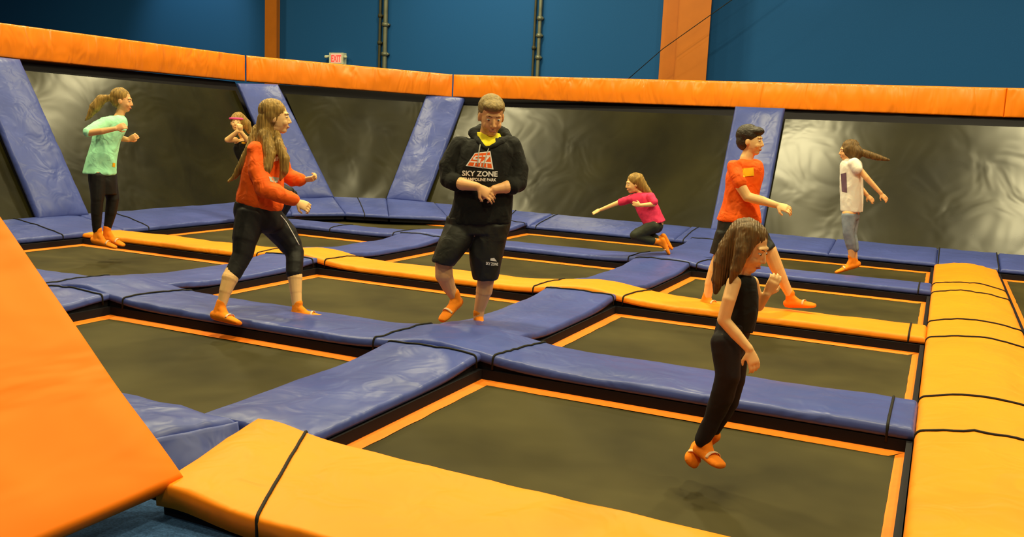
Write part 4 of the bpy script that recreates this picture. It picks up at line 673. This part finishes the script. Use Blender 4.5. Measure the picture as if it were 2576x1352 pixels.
# the girl in the orange sweater
t, o, D = person('orange', 'long-haired blond girl in an orange sweater and black leggings, striding on a blue pad', 'skin_light', .0045,
    [('sweater', ['shirt'], 'shirt_orange', .008, .014, 8), ('leggings', ['legs'], 'black_legging', .007, .004, 8)], brow='hair_brown')
scalp(D['head_'], 'hair_blond', t, D['hair'], .006, .006, 1.04, long_=True, fsc=46)
decal('chest_print', [D['print']], o['sweater'], M['print_peach']); decal('sticker', [D['tag']], o['sweater'], M['sticker_grey'])
strands('piping', on(o['leggings'], dense(D['pipe']), .002), M['print_white'], o['leggings'])
# mint shirt
t, o, D = person('teal', 'ponytailed girl in a mint shirt and black leggings, jumping at left', 'skin', .006,
    [('t_shirt', ['shirt'], 'shirt_teal', .009, .014, 7), ('leggings', ['legs'], 'black_legging', .008, .004, 8)], footscale=1.05)
scalp(D['head_'], 'hair_blond', t, D['hair'], .008, .006, 1.02)
decal('sticker', [D['tag']], o['t_shirt'], M['sticker_yellow'])
# boy
t, o, D = person('boy', 'dark-haired boy in an orange tee and black shorts, walking right', 'skin_light', .0055,
    [('t_shirt', ['shirt'], 'shirt_orange', .008, .012, 7), ('shorts', ['shorts'], 'black_shorts', .009, .012, 7)])
scalp(D['head_'], 'hair_black', t, (), .007, .006, 1.06, fringe=1)
decal('name_sticker', [D['tag']], o['t_shirt'], M['sticker_yellow'])
# blurred foreground girl
t, o, D = person('fg', 'small brown-haired girl in black top and dark pants, nearest jumper at lower right', 'skin_light', .0045,
    [('tank_top', ['top'], 'black_cotton', .007, .006, 10), ('pants', ['legs'], 'navy_legging', .007, .006, 9)], footscale=.82)
scalp(D['head_'], 'hair_brown', t, D['hair'], .005, .006, 1.05, long_=True, fsc=46)
# white shirt
t, o, D = person('white', 'girl in a white shirt and pale jeans, ponytail flying, jumping at right', 'skin', .0065,
    [('t_shirt', ['shirt'], 'shirt_white', .009, .010, 8), ('jeans', ['legs'], 'jeans', .009, .006, 9)], footscale=.95)
scalp(D['head_'], 'hair_brown', t, D['hair'], .008, .006, 1.05)
decal('shirt_print', [D['print']], o['t_shirt'], M['print_purple'])
# pink shirt
t, o, D = person('pink', 'small blond child in pink shirt and dark pants, leaping with arms out', 'skin_light', .006,
    [('t_shirt', ['shirt'], 'shirt_pink', .008, .010, 9), ('pants', ['legs'], 'olive_pants', .008, .006, 9)], footscale=.9)
scalp(D['head_'], 'hair_blond', t, D['hair'], .008, .006, 1.05)
# headband
t, o, D = person('band', 'girl with a pink headband leaning back behind the orange-sweater girl', 'skin_light', .0065,
    [('tank_top', ['top'], 'black_cotton', .009, .006, 10), ('leggings', ['legs'], 'black_legging', .009, .004, 9)], footscale=.9)
scalp(D['head_'], 'hair_blond', t, D['hair'], .009, .006, 1.05)
c, X, Y, Z, s = head_frame(D['head_']); bm = bmesh.new()
tube(bm, [c+(X*math.cos(a)*.092+Y*(math.sin(a)*.104-.02)+Z*.055)*s for a in [2*math.pi*i/28 for i in range(29)]], .014, 8); frombm('headband', bm, M['pink_band'], t)
bm = bmesh.new(); ellipsoid(bm, D['wrist'], V((.03, 0, 0)), V((0, .03, 0)), V((0, 0, .018))); frombm('wristband', bm, M['sticker_yellow'], t)
